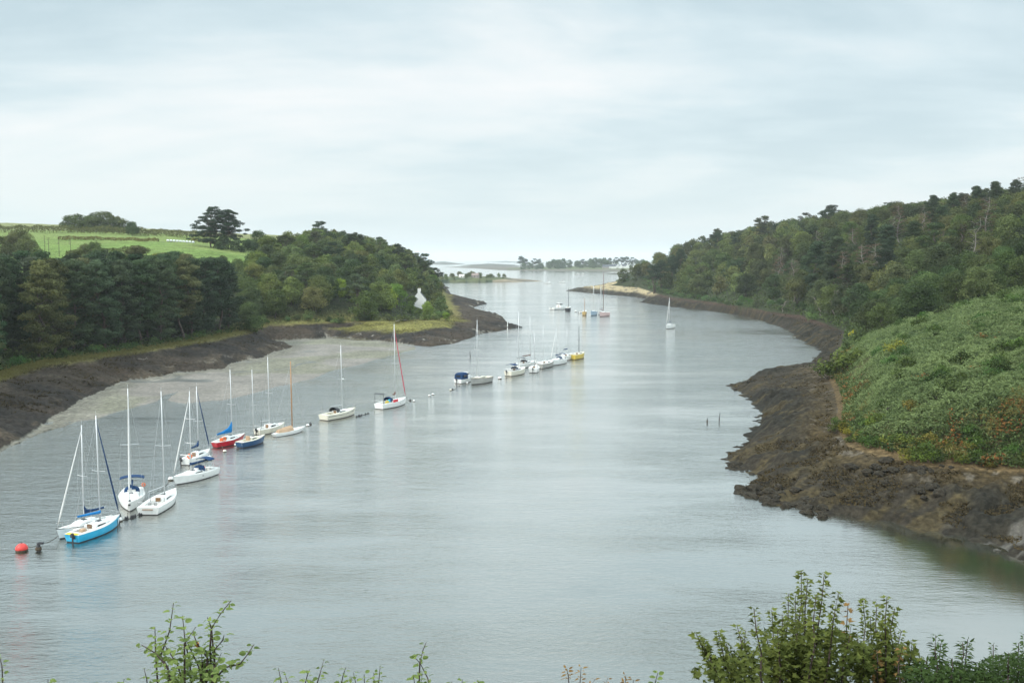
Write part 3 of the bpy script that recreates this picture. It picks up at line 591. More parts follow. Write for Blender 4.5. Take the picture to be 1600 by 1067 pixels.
for u, vtop, D, key, lab in [(1290, 327, 730, 'umb', 'dark round-topped pine standing proud on the right skyline'), (1063, 380, 760, 'scot', 'tallest slender pine on the tip of the right hill'), (1048, 388, 750, 'scot', 'slender pine just left of the tallest one'),
        (1033, 392, 745, 'scot', 'leaning slender pine at the seaward end of the right hill'), (1121, 362, 800, 'scot', 'lone wind-bent pine rising from the right skyline'), (1146, 372, 800, 'umb', 'small flat pine beside the lone wind-bent pine'), (1022, 395, 740, 'umb', 'bluish flat-topped pine at the tip of the right wood'),
        (665, 396, 640, 'umb', 'lone flat-topped pine at the seaward end of the left headland'), (627, 386, 690, 'umb', 'dark flat pine on the left headland skyline'), (610, 384, 700, 'umb', 'second dark flat pine on the left headland skyline'), (575, 377, 700, 'umb', 'wide flat-topped pine on the left headland skyline'), (545, 368, 720, 'umb', 'highest flat-topped pine on the left headland'),
        (404, 360, 560, 'broad', 'small round dark tree right of the great cypress'), (210, 346, 640, 'broad', 'lone round tree on the field hedge')]:
    x = x_of(u, D); z = zat(x, D); h0 = {'umb': 13.0, 'scot': 15.0, 'broad': 10.0}[key]; s = np.clip((at_depth(u, vtop, D)[2] - z) / h0, .35, 1.6)
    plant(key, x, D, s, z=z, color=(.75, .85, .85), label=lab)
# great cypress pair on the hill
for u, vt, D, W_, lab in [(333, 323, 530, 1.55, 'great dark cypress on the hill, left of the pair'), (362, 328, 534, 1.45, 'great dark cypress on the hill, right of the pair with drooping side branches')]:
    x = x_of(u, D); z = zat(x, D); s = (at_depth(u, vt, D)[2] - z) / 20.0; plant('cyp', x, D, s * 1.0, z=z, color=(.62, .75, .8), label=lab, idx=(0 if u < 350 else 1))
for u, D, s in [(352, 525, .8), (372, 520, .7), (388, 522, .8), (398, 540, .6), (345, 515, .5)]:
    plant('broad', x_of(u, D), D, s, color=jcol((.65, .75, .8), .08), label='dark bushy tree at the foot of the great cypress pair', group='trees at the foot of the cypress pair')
# marked trees of the headland
for u, v, D, s, c, lab in [(604, 452, 424, 1.0, (2.6, 2.5, .8), 'bright yellow-green tree in the middle of the left headland'), (620, 440, 440, 1.1, (1.5, 1.9, .9), 'fresh green tree right of the bright yellow-green one'), (532, 470, 425, .8, (1.9, 2.0, .7), 'small lime green tree low on the headland'),
        (545, 415, 470, .95, (1.7, 1.7, 2.0), 'grey-leaved willow on the left headland'), (520, 420, 465, .8, (1.5, 1.5, 1.7), 'smaller grey willow left of the big one'), (668, 480, 440, .62, (2.2, 2.3, 1.1), 'pale green bushy tree in front of the white gable'), (696, 490, 410, .38, (1.8, 2.0, .8), 'small bright bush at the right end of the headland wood'),
        (655, 487, 436, .34, (1.1, 1.2, .8), 'low round bush hiding the foot of the white gable'), (645, 480, 458, .62, (.9, 1.0, .8), 'dark tree touching the left side of the white gable'),
        (641, 487, 440, .55, (1.2, 1.4, .8), 'rounded green bush near the headland salt grass')]:
    plant('broad', x_of(u, D), D, s, color=c, label=lab)
# field hedges, hilltop scrub
def hedge(pts, h, wd, label, col, mat=None, name='hedge', dens=6, leaf=.8):
    C, Nn, T = [], [], []
    for (u0, D0_), (u1, D1_) in zip(pts[:-1], pts[1:]):
        x0, x1 = x_of(u0, D0_), x_of(u1, D1_); L = math.hypot(x1 - x0, D1_ - D0_); n = int(L * (h + wd) * dens)
        t = rng.random(n); x = x0 + (x1 - x0) * t; y = D0_ + (D1_ - D0_) * t; th = rng.random(n) * math.pi; hh = h * (.55 + .8 * fbm(x / 5, y / 5, 3, 77)); 
        px = x + rng.normal(size=n) * .2; py = y + np.cos(th) * wd * .5; pz = terrain(px, py) + np.sin(th) ** .6 * hh * rng.uniform(.75, 1.0, n)
        C.append(np.stack([px, py, pz], 1)); Nn.append(unit(np.stack([0 * th, np.cos(th), np.sin(th)], 1) + .6 * rng.normal(size=(n, 3)))); T.append(np.clip(.5 + .3 * rng.normal(size=n), 0, 1))
    C = np.concatenate(C); o = leaves_obj(name, C, np.concatenate(Nn), np.concatenate(T), leaf, mat or LEAF); o.color = (*col, 1); tag(o, label, 'hedge'); return o
hedge([(-10, 650), (60, 655), (130, 660), (215, 650)], 5.0, 5, 'long brown-green hedge above the upper bright field', (1.25, 1.0, .85))
hedge([(215, 650), (330, 640)], 5.5, 5, 'dark hedge running right towards the great cypress', (1.2, .95, .85))
hedge([(95, 565), (175, 560), (250, 552)], 2.2, 3, 'thin low scrub line crossing the bright field', (1.6, 1.1, .9), name='scrub_line')
hedge([(110, 470), (160, 478), (235, 480)], 3.2, 4, 'dark scrub hedge at the lower edge of the field', (1.1, 1.0, .8))
hedge([(300, 580), (345, 575)], 3.0, 3, 'brown hedge left of the cypress foot', (1.5, 1.1, .9))
for u, D, s, k in [(112, 715, 1.1, 0), (125, 705, 1.2, 1), (140, 712, 1.1, 0), (155, 700, 1.3, 1), (170, 690, 1.4, 0), (182, 700, 1.2, 1), (145, 690, .9, 0), (195, 690, 1.0, 0)]:
    plant('broad', x_of(u, D), D, s * 1.25, sz=s * 1.0, color=jcol((.9, .85, .75), .1), label='low domed hilltop tree above the green field', group='domed trees on the hilltop above the field')
for u, D, s in [(22, 470, 1.05), (35, 480, 1.15), (48, 470, 1.05), (30, 455, .9), (2, 450, 1.2), (-12, 430, 1.2)]:
    plant('broad', x_of(u, D), D, s, color=jcol((1.1, .95, .85), .1), label='brownish tree rising behind the left end of the pine grove', group='brownish trees behind the left end of the grove')
for u, D, s in [(135, 455, .9), (150, 450, 1.0), (165, 455, .7), (200, 450, .6), (210, 452, .6), (122, 450, .6), (330, 450, .55), (350, 455, .6), (372, 450, .7), (392, 455, .7), (384, 350, .8), (392, 368, .9), (380, 380, .9), (388, 400, 1.0), (378, 415, .9), (396, 345, .7), (390, 425, 1.0), (374, 435, .8),  (412, 470, .8), (430, 480, .85)]:
    plant('broad', x_of(u, D), D, s, color=jcol((.95, .95, .8), .12), label='grey-green tree between the pine grove and the field', group='trees between the pine grove and the field')
# far islet scrub and the distant shore's trees
for k in range(34):
    u = rng.uniform(690, 796); D = rng.uniform(1225, 1420); x = x_of(u, D)
    if terrain(np.array([x]), np.array([D]))[0] > 3.2: plant('broad', x, D, rng.uniform(.35, .7), color=jcol((1.15, 1.1, .95), .15), label='scrubby bush on the low islet beyond the headland', cat='bush', group='bushes on the low islet')
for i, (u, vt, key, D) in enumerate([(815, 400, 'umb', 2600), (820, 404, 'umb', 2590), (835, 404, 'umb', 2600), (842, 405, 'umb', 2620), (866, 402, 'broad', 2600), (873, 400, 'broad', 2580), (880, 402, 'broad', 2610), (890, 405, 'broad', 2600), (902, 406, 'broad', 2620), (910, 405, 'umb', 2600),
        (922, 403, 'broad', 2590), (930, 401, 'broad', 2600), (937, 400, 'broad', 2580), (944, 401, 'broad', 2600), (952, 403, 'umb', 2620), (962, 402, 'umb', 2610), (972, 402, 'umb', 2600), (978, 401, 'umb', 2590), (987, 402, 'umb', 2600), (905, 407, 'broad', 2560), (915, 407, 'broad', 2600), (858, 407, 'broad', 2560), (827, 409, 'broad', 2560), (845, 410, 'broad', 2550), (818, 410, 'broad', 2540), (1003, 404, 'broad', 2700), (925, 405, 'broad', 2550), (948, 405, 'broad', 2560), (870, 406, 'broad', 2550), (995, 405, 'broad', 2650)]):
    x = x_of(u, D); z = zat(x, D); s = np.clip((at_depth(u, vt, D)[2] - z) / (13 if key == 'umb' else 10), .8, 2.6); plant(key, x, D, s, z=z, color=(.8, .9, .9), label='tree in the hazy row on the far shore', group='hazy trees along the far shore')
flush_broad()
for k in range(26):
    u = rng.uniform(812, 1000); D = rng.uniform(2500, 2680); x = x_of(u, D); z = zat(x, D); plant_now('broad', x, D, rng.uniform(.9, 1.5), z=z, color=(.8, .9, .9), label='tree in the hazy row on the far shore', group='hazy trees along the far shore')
# --- ground cover: bracken, grass banks
def on_land(u, v):
    D = np.linspace(80, 700, 3000); a, b = (u - UC) / FPX, (VC - v) / FPX; k = D / (cp_ + b * sp_); x, z = a * k, CH + k * (b * cp_ - sp_)
    i = int(np.argmax(z <= terrain(x, D))); return x[i], D[i]
def tufts(name, x, y, size, hgt, mat, label, cat, lean=.5, aspect=.4, per=3, tintf=None, z=None):
    n = len(x); z = terrain(x, y) if z is None else z; C = np.repeat(np.stack([x, y, z], 1), per, 0); m = len(C); C[:, :2] += rng.normal(size=(m, 2)) * size * .45; C[:, 2] += hgt * rng.uniform(.15, 1, m)
    Nn = unit(np.stack([rng.normal(size=m) * lean, rng.normal(size=m) * lean, np.ones(m)], 1)); T = np.clip(.5 + .28 * rng.normal(size=m), 0, 1)
    if tintf is not None: T = np.clip(tintf(C) + .16 * rng.normal(size=m), 0, 1)
    o = leaves_obj(name, C, Nn, T, size, mat, None, aspect); tag(o, label, cat, kind='stuff'); return o
def pts_in(uf, df, mask, n):
    u = rng.uniform(*uf, n); D = 1 / rng.uniform(1 / df[1], 1 / df[0], n); x = (u - UC) / FPX * D; m = mask(u, x, D); return x[m], D[m], u[m]
x, y, u = pts_in((1270, 1760), (112, 275), lambda u, x, y: (dB(x, y) > 1.2) & (y < 262), 95000)
bz = fbm(x / 9, y / 9, 4, 61); bd = dB(x, y); lim = np.interp(u, [1300, 1380, 1480], [4, 7, 11]); low = sstep(lim, lim * .25, bd + 7 * (bz - .5)); sel = rng.random(len(x))
g = (low < rng.uniform(.15, .85, len(x))); mound = lambda x, y: np.maximum(fbm(x / 2.2, y / 2.6, 3, 65) - .38, 0) * 3.2
tufts('bracken', x[g], y[g], .46, .5, FERN, 'grey-green bracken covering the near right slope', 'bracken', .75, .34, 3, lambda C: -.05 + .55 * fbm(C[:, 0] / 3.5, C[:, 1] / 5, 4, 62) + .6 * fbm(C[:, 0] / 14, C[:, 1] / 16, 2, 66), z=terrain(x[g], y[g]) + mound(x[g], y[g]))
BR = mat_leaf('bramble_leaf', (.022, .038, .014), (.115, .155, .05)); RU = mat_leaf('rusty_leaf', (.11, .05, .02), (.32, .15, .05))
zb = terrain(x, y); oc = fbm(x / 2.6, y / 3.4, 3, 67); g4 = (~g) & (oc > .62); tufts('dry_grass', x[g4], y[g4], .5, 1.0, GRASSM, 'ochre dry grass hanging between the brambles of the right bank', 'grass', 1.4, .2, 3, z=zb[g4] + .4)
g5 = (~g) & (sel > .84); tufts('bracken', x[g5], y[g5], .42, 1.5, FERN, 'bright fern fronds poking out of the brambles on the right bank', 'bracken', .9, .34, 2, z=zb[g5])
g2 = (~g) & (sel < .8) & (oc < .66); tufts('brambles', x[g2], y[g2], .42, 1.1, BR, 'dark green brambles hanging down the bank below the bracken', 'brambles', 1.2, .6, 3, lambda C: -.1 + 1.1 * fbm(C[:, 0] / 2.5, C[:, 1] / 2.5, 3, 63))
rz_ = fbm(x / 3.2, y / 3.2, 3, 64); g3 = ((~g) & (rz_ > .60)) | (g & (u > 1400) & (rz_ > .76) & (y < 190)); tufts('rusty_brambles', x[g3], y[g3], .36, 1.25, RU, 'rust orange patches of dying bramble leaves on the right bank', 'brambles', 1.0, .5, 2)
k = 0
for (x_, y_) in [(a, b) for a, b in zip(*pts_in((1310, 1740), (125, 245), lambda u, x, y: dB(x, y) > 7, 85)[:2])]:
    plant('shrub', x_, y_, rng.uniform(.55, 1.15), color=jcol((.6, .75, .45), .2), label='small dark bush standing in the bracken', cat='bush', group='dark bushes in the bracken')
for u, v, s, c, lab in [(1310, 588, 2.2, (.8, .8, .5), 'large olive bush at the shore corner of the bracken slope'), (1294, 592, 1.6, (.65, .7, .45), 'dark low bush left of the large olive bush'), (1332, 574, 1.8, (1.0, 1.0, .6), 'olive bush behind the large shore bush'), (1398, 552, 1.1, (1.9, 1.5, .6), 'yellow-olive bush in the bracken'), (1334, 526, .95, (4.0, 2.8, .7), 'bright yellow gorse bush between wood and bracken')]:
    x_, y_ = on_land(u, v); plant('shrub', x_, y_, s, color=c, label=lab, cat='bush')
for k, p in enumerate(along(poly([(1308, 672), (1330, 697), (1380, 714), (1440, 726), (1500, 734), (1600, 741), (1720, 752)], 4.5), 46, 2.6)):
    plant('shrub', p[0], p[1], rng.uniform(.42, .8), color=jcol([(.65, .8, .45), (.95, .95, .45), (.5, .62, .38), (1.5, 1.0, .5)][k % 4], .2), label='tangled bramble bush overhanging the rocks of the right bank', cat='bush', group='bramble bushes overhanging the right rocks')
for k, p in enumerate(along(poly([(960, 445.5), (1000, 450), (1020, 456), (1060, 466), (1100, 471), (1160, 480), (1200, 486), (1250, 493), (1285, 505), (1318, 517)], 4.5), 60, 3.5)):
    plant('shrub', p[0], p[1], rng.uniform(.8, 1.6), color=jcol((.8, .95, .85), .2), label='shrub at the foot of the right wood above the dark shore', cat='shrub', group='shrubs at the foot of the right wood')
def bankgrass(uf, df, lo, hi, n): return pts_in(uf, df, lambda u, x, y: (dA(x, y) > lo) & (dA(x, y) < hi), n)
x, y, u = bankgrass((-250, 420), (200, 400), -2.5, 6.5, 90000); tufts('bank_grass', x, y, .55, .8, GRASSM, 'yellow-green grass along the top of the left mud bank', 'grass', 1.6, .16, 3, lambda C: .1 + .9 * fbm(C[:, 0] / 9, C[:, 1] / 9, 3, 71))
MG = poly([(520, 515), (560, 519), (640, 515), (700, 509), (732, 503), (720, 499), (690, 499), (600, 507), (530, 511)], 3.4)
x, y, u = pts_in((500, 745), (340, 480), lambda u, x, y: sdist(MG, x, y) + 8 * (fbm(x / 12, y / 12, 3, 8) - .5) > 0, 26000); tufts('salt_grass', x, y, .4, .25, GRASSM, 'yellow salt grass on the headland foreshore', 'grass', 1.2, .2, 2).color = (.62, .58, .6, 1)
WEED = mat_leaf('sea_weed', (.018, .015, .010), (.085, .062, .026), .05, .6)
x, y, u = pts_in((1100, 1720), (84, 330), lambda u, x, y: (sdist(B0, x, y) > .6) & (dB(x, y) < -.8), 60000)
cl = fbm(x / 4, y / 2.4, 4, 81); gw = cl > .44; x, y = x[gw], y[gw]
hz_ = terrain(x, y) ; tufts('seaweed', x, y, .30, .10, WEED, 'dark brown seaweed draped over the right foreshore', 'seaweed', .9, .5, 3, lambda C: -.1 + 1.1 * fbm(C[:, 0] / 5, C[:, 1] / 5, 3, 82), z=hz_ + .12)

# undergrowth under the woods
x, y, u = pts_in((-260, 830), (180, 480), lambda u, x, y: (sdist(A0, x, y) > .8) & (dA(x, y) < -1), 50000); cl = fbm(x / 5, y / 3, 4, 83); gw = cl > .5; x, y = x[gw], y[gw]
tufts('seaweed', x, y, .42, .14, WEED, 'dark seaweed strewn over the left mud bank and headland shore', 'seaweed', .9, .5, 3, lambda C: -.25 + 1.0 * fbm(C[:, 0] / 6, C[:, 1] / 6, 3, 84), z=terrain(x, y) + .15)
x, y, u = pts_in((940, 1330), (300, 760), lambda u, x, y: (sdist(B0, x, y) > .8) & (dB(x, y) < -1), 22000); gw = fbm(x / 5, y / 3, 4, 85) > .48; x, y = x[gw], y[gw]
tufts('seaweed', x, y, .6, .2, WEED, 'dark seaweed along the shore below the right wood', 'seaweed', .9, .5, 2, lambda C: -.2 + 1.0 * fbm(C[:, 0] / 8, C[:, 1] / 8, 3, 86), z=terrain(x, y) + .15)
x, y, u = pts_in((940, 1790), (262, 900), lambda u, x, y: (dB(x, y) > 1) & ~((y < 262)), 42000); z_ = terrain(x, y)
tufts('undergrowth', x, y, 1.1, 1.6, BR, 'dark bramble and ivy undergrowth on the floor of the right wood', 'undergrowth', 1.0, .6, 2, z=z_)
x, y, u = pts_in((-260, 720), (200, 640), lambda u, x, y: (dA(x, y) > 2) & ((u > 392 + np.maximum(y - 500, 0) * .5) | (y < 400)), 30000); z_ = terrain(x, y)
tufts('undergrowth', x, y, .9, 1.3, BR, 'dark undergrowth on the floor of the left wood and grove', 'undergrowth', 1.0, .6, 2, z=z_)
# weed-covered boulders at the tips of the right foreshore
ROCK = mat_plain('weedy_rock', (.040, .034, .024), .9, .5, 2.5, .15, .8)
def make_rock(i):
    V, F = [], []; n, k = 14, 9; sx, sy, sz = rng.uniform(.8, 1.3), rng.uniform(.6, 1.0), rng.uniform(.35, .6); ph = rng.random(6) * 6
    for a in range(k + 1):
        th = math.pi * a / k
        for b in range(n):
            p = np.array([math.sin(th) * math.cos(2 * math.pi * b / n), math.sin(th) * math.sin(2 * math.pi * b / n), math.cos(th)]); r = 1 + .22 * math.sin(3 * p[0] + ph[0]) * math.sin(4 * p[1] + ph[1]) + .16 * math.sin(7 * p[1] + ph[2]) * math.sin(6 * p[2] + ph[3]) + .07 * rng.normal(); V.append((p[0] * r * sx, p[1] * r * sy, p[2] * r * sz))
    for a in range(k):
        for b in range(n): F.append((a * n + b, a * n + (b + 1) % n, (a + 1) * n + (b + 1) % n, (a + 1) * n + b))
    o = mesh_np('shore_rock', V, F, ROCK); COL.objects.unlink(o); return o
RK = [make_rock(i) for i in range(5)]
def rocks(pts, smin, smax, label, group):
    for u, v in pts:
        x, y = ground_at(u, v, 1.0); z = zat(x, y); o = RK[rng.integers(5)].copy(); COL.objects.link(o); k = rng.uniform(smin, smax); o.scale = (k, k, k * rng.uniform(.7, 1.1)); o.rotation_euler = (rng.normal() * .15, rng.normal() * .15, rng.random() * 6.28); o.location = (x, y, max(z, -.1) + .08 * k); tag(o, label, 'rock', group)
g_ = np.random.default_rng(3)
rocks([(1165 + 130 * t + g_.normal() * 6, 757 + 32 * t + g_.normal() * 5) for t in g_.random(34)], .35, 1.1, 'dark weed-covered rock on the lowest point of the right foreshore', 'weedy rocks on the lowest right point')
rocks([(1142 + 75 * t, 600 - 12 * t + g_.normal() * 3) for t in g_.random(18)], .3, .8, 'dark rock along the upper point of the right foreshore', 'rocks on the upper right point')
rocks([(1135 + 60 * t, 715 + 22 * t + g_.normal() * 4) for t in g_.random(14)], .3, .8, 'dark rock on the middle point of the right foreshore', 'rocks on the middle right point')
rocks([(1330 + 160 * t, 757 + 30 * t + g_.normal() * 10) for t in g_.random(30)], .3, 1.0, 'dark weedy rock in the boulder bed of the near right shore', 'rocks in the near right boulder bed')
rocks([(1340 + 240 * t, 722 + 26 * t + g_.normal() * 4) for t in g_.random(26)], .3, .8, 'dark rock at the foot of the overgrown right bank', 'rocks at the foot of the right bank')
# ------------------------------------------------------------------ boats
WHITE = mat_plain('white_gelcoat', (.80, .80, .77), .3, .06, 1.5); CREAM = mat_plain('cream_gelcoat', (.72, .68, .56), .35, .08, 1.5); DECKM = mat_plain('deck_paint', (.74, .73, .69), .6, .12, 4)
SKYB = mat_plain('bright_blue_hull', (.02, .42, .68), .28, .06, 1.5); REDH = mat_plain('red_hull', (.55, .012, .03), .3, .08, 1.5); NAVYH = mat_plain('dark_blue_hull', (.012, .07, .17), .3, .1, 1.5)
GREYH = mat_plain('grey_hull', (.40, .39, .36), .6, .2, 1.5); BLACKH = mat_plain('black_hull', (.03, .035, .04), .4, .1, 1.5); YELH = mat_plain('yellow_hull', (.68, .50, .08), .4, .1, 1.5); OCHH = mat_plain('ochre_hull', (.50, .34, .12), .5, .15, 1.5)
PALEB = mat_plain('pale_blue_hull', (.33, .45, .55), .5, .1, 1.5); PINKH = mat_plain('faded_pink_hull', (.70, .50, .47), .5, .1, 1.5)
ANTI = mat_plain('antifouling', (.05, .045, .045), .7, .2, 2); BLUEC = mat_plain('bright_blue_canvas', (.01, .19, .48), .8, .2, 3, .2, .2); NAVYC = mat_plain('navy_canvas', (.012, .045, .12), .8, .2, 3, .2, .2); TANC = mat_plain('tan_canvas', (.50, .34, .22), .85, .2, 2, .2, .2)
BROWNC = mat_plain('brown_canvas', (.17, .09, .07), .85, .2, 2, .2); REDC = mat_plain('red_canvas', (.55, .03, .08), .8, .15, 2, .2); SAIL = mat_plain('rolled_sail', (.66, .65, .62), .85, .12, 2, .2); ALU = mat_plain('aluminium_spar', (.60, .61, .61), .35, .08, 2, .5, 0, .35)
WOODS = mat_plain('varnished_spar', (.42, .21, .08), .4, .2, 3); TEAK = mat_plain('teak', (.24, .13, .06), .6, .25, 4); GLASSD = mat_plain('smoked_window', (.02, .025, .03), .12, .1, 2, .6); STEEL = mat_plain('steel_rail', (.5, .5, .5), .3, .1, 3, .5, 0, .7)
ORNG = mat_plain('orange_foam', (.85, .16, .03), .6, .1, 3); ROPE = mat_plain('wet_rope', (.07, .065, .05), .9, .3, 3); REDB = mat_plain('red_buoy', (.72, .05, .04), .5, .15, 2); YELT = mat_plain('yellow_bag', (.85, .62, .03), .6, .1, 3); CYAN = mat_plain('turquoise_bag', (.02, .42, .60), .6, .1, 3); REDT = mat_plain('red_bag', (.75, .03, .05), .6, .1, 3)
DARK = mat_plain('dark_fitting', (.03, .03, .035), .5, .1, 3); MUDDY = mat_plain('weedy_underside', (.07, .05, .03), .9, .3, 3)
def hb(t, B, fine=1.0, tr=.72): # half beam along the boat, t 0 stern .. 1 bow
    if t < .42: return B / 2 * (tr + (1 - tr) * math.sin(math.pi / 2 * t / .42))
    return B / 2 * max(0.0, 1 - ((t - .42) / .58) ** (2.1 / fine))
def add_hull(root, L, B, fb, m_hull, m_strake=None, m_boot=ANTI, fine=1.0, tr=.72, rake=.10, sheer=.28, cockpit=(.10, .36), deckm=DECKM, well=.45):
    nT = 22; ts = [(i / (nT - 1)) for i in range(nT)]; prof = [(-.55, .25), (-.25, .62), (.0, .80), (.10, .84), (.45, .93), (.80, .985), (.92, 1.0), (1.0, 1.0)]
    V, F, M = [], [], []; n = len(prof)
    def zs(t): return fb * (1 + sheer * max(0, t - .3) ** 1.6 * 1.8)
    for t in ts:
        b = max(hb(t, B, fine, tr), .015); z1 = zs(t)
        for sd in (1, -1):
            for q, yb in prof:
                z = q * z1 if q >= 0 else q; x = (t - .5) * L * (1 - rake) + (rake * L * .5) * ((z / z1) * 1.0) * (max(0, t - .6) / .4) ** 2 + (rake * L * .25) * (-(z / z1)) * (max(0, .15 - t) / .15); V.append((x, sd * b * yb, z))
    for i in range(nT - 1):
        for j in range(n - 1):
            a = i * 2 * n + j; c = a + 2 * n; mi = 0 if j > 2 else 2
            if j == n - 2: mi = 1
            if j == 2: mi = 2
            F.append((a, c, c + 1, a + 1)); M.append(mi); a += n; c += n; F.append((a, a + 1, c + 1, c)); M.append(mi)
    for j in range(n - 1): F.append((j, j + 1, n + j + 1, n + j)); M.append(1 if j == n - 2 else (0 if j > 2 else 2))
    hull = mesh_np('hull', V, F, [m_hull, m_strake or m_hull, m_boot], root, midx=M)
    # deck with sunken cockpit
    c0, c1 = cockpit; tt = sorted(set([0.0] + [i / 16 for i in range(17)] + [c0, c0 + .004, c1 - .004, c1])); fr = [-1, -.62, -.6, 0, .6, .62, 1]; V, F = [], []
    def xs(t, z=1.0): return (t - .5) * L * (1 - rake) + rake * L * .5 * (max(0, t - .6) / .4) ** 2 - rake * L * .25 * (max(0, .15 - t) / .15)
    for t in tt:
        b = max(hb(t, B, fine, tr), .015)
        for k, f in enumerate(fr):
            z = zs(t) - .03 + .05 * (1 - f * f) * (b > .3)
            if c0 < t < c1 and 1 < k < 5: z -= well
            V.append((xs(t), f * b * .995, z))
    m = len(fr)
    for i in range(len(tt) - 1):
        for k in range(m - 1): a = i * m + k; F.append((a, a + m, a + m + 1, a + 1))
    mesh_np('deck', V, F, deckm, root)
    return zs, xs
def add_cabin(root, L, B, zs, xs, t0=.36, t1=.72, h=.42, wd=.60, m=WHITE, win=True, fine=1.0):
    V, F = [], []; st = [t0, t0 + .012, t0 + (t1 - t0) * .3, t0 + (t1 - t0) * .6, t0 + (t1 - t0) * .85, t1 - .004, t1]; hs = [.0, 1.0, 1.0, .93, .72, .30, 0]; n = 7
    def sec(t): return min(wd * B / 2, hb(t, B, fine) * .78)
    for t, hf in zip(st, hs):
        b = sec(t); z0 = zs(t) - .06
        for y, q in ((-1, 0), (-.93, .75), (-.78, .98), (0, 1.12), (.78, .98), (.93, .75), (1, 0)): V.append((xs(t), y * b, z0 + q * h * hf + (0 if q else 0)))
    for i in range(len(st) - 1):
        for k in range(n - 1): a = i * n + k; F.append((a, a + n, a + n + 1, a + 1))
    cab = mesh_np('cabin', V, F, m, root)
    if win:
        for sd in (1, -1):
            mb = MB(); ta, tb = t0 + (t1 - t0) * .14, t0 + (t1 - t0) * .66
            pts = []
            for t, q in ((ta, .25), (tb, .28), (tb - .01, .55), (ta + .01, .72)): pts.append((xs(t), sd * (sec(t) * (1 - .093 * q) + .012), zs(t) - .06 + q * h * .95))
            P = pts + [(p[0], p[1] - sd * .03, p[2]) for p in pts]; mb.add(P, [(0, 1, 2, 3), (7, 6, 5, 4), (0, 4, 5, 1), (1, 5, 6, 2), (2, 6, 7, 3), (3, 7, 4, 0)]); mb.build('window', GLASSD, cab)
    hm_ = MB().box((xs(t0 + (t1 - t0) * .55), 0, zs(.5) + h * 1.0), (.5, .5, .06), taper=.9).build('hatch', GLASSD, cab)
    cw = MB().box((xs(t0) - .01, 0, zs(t0) + h * .35), (.05, .6, h * 1.1)).build('companionway', TEAK, cab)
    return cab
def add_rig(root, L, B, zs, xs, mh, tm=.58, mast=ALU, boom=.38, spread=1, genoa=None, cover=None, cover_style='drop', boomz=1.05, boom_yaw=0.0, thick=1.0, nosail=False, radar=False, main=True):
    mx = xs(tm); zb = zs(tm) + .1; r = .075 * thick; mb = MB().tube([(mx, 0, zb - .4), (mx - .05, 0, zb + mh * .5), (mx - .12, 0, zb + mh)], [r, r * .95, r * .7], 8)
    mb.tube([(mx - .12, 0, zb + mh), (mx - .12, 0, zb + mh + .5)], .012, 4); m_ = mb.build('mast', mast, root, True)
    for k in range(spread):
        q = zb + mh * ((.48,) if spread == 1 else (.36, .66))[k]; MB().tube([(mx, -B * .33, q + .04), (mx, 0, q - .02), (mx, B * .33, q + .04)], .026 * thick, 5).build('spreader', mast, m_)
    top = (mx - .11, 0, zb + mh * .97); ri = MB(); w_ = .011 * thick
    for e in ((xs(.985), 0, zs(1) + .02), (xs(.01), 0, zs(0) + .02)): ri.tube([e, top], w_, 3, cap=False)
    for sd in (1, -1): ri.tube([(mx - .15, sd * B * .44, zs(tm)), (mx, sd * B * .33, zb + mh * .48), top], w_, 3, cap=False)
    ri.build('rigging', STEEL, root)
    if main:
        bl = L * boom; ex, ey = mx - bl * math.cos(boom_yaw), bl * math.sin(boom_yaw); bz = zb + boomz
        MB().tube([(mx - .08, 0, bz), (ex, ey, bz + .08)], .05 * thick, 6).build('boom', mast, root)
        if cover is not None:
            mb = MB(); 
            if cover_style == 'high': P = [(0.0, 2.0, .08), (.06, 1.35, .16), (.25, .75, .2), (.6, .38, .17), (.97, .16, .1)]
            elif cover_style == 'drop': P = [(0.0, 1.3, .07), (.05, .72, .14), (.16, .34, .2), (.5, .17, .16), (.95, .12, .09)]
            else: P = [(-.02, .34, .14), (.05, .24, .21), (.3, .20, .2), (.6, .17, .17), (.97, .12, .11)]
            V, F = [], []; n = 8
            for t, hgt, wd in P:
                x, y = mx + (ex - mx) * t, ey * t; z0 = bz - .10 + .08 * t
                for k in range(n):
                    an = 2 * math.pi * k / n; V.append((x - math.sin(boom_yaw) * wd * math.cos(an), y - math.cos(boom_yaw) * wd * math.cos(an), z0 + (hgt + .10) * .5 + (hgt + .10) * .5 * math.sin(an)))
            for i in range(len(P) - 1):
                for k in range(n): F.append((i * n + k, i * n + (k + 1) % n, (i + 1) * n + (k + 1) % n, (i + 1) * n + k))
            F.append(tuple(range(n))); F.append(tuple(range((len(P) - 1) * n, len(P) * n))[::-1]); mb.add(V, F); mb.build('sail_cover', cover, root, True)
    if genoa is not None:
        a = Vector((xs(.975), 0, zs(1) + .35)); b = Vector((mx - .02, 0, zb + mh * .93)); g = MB().tube([a, a.lerp(b, .12), a.lerp(b, .5), b], [.04, .095, .08, .035], 7).build('furled_sail', genoa, root, True)
    if radar: MB().lathe((mx + .28, 0, zb + mh * .47), [(.05, 0), (.25, .03), (.27, .12), (.2, .24), (.03, .27)], 12).build('radar', WHITE, m_)
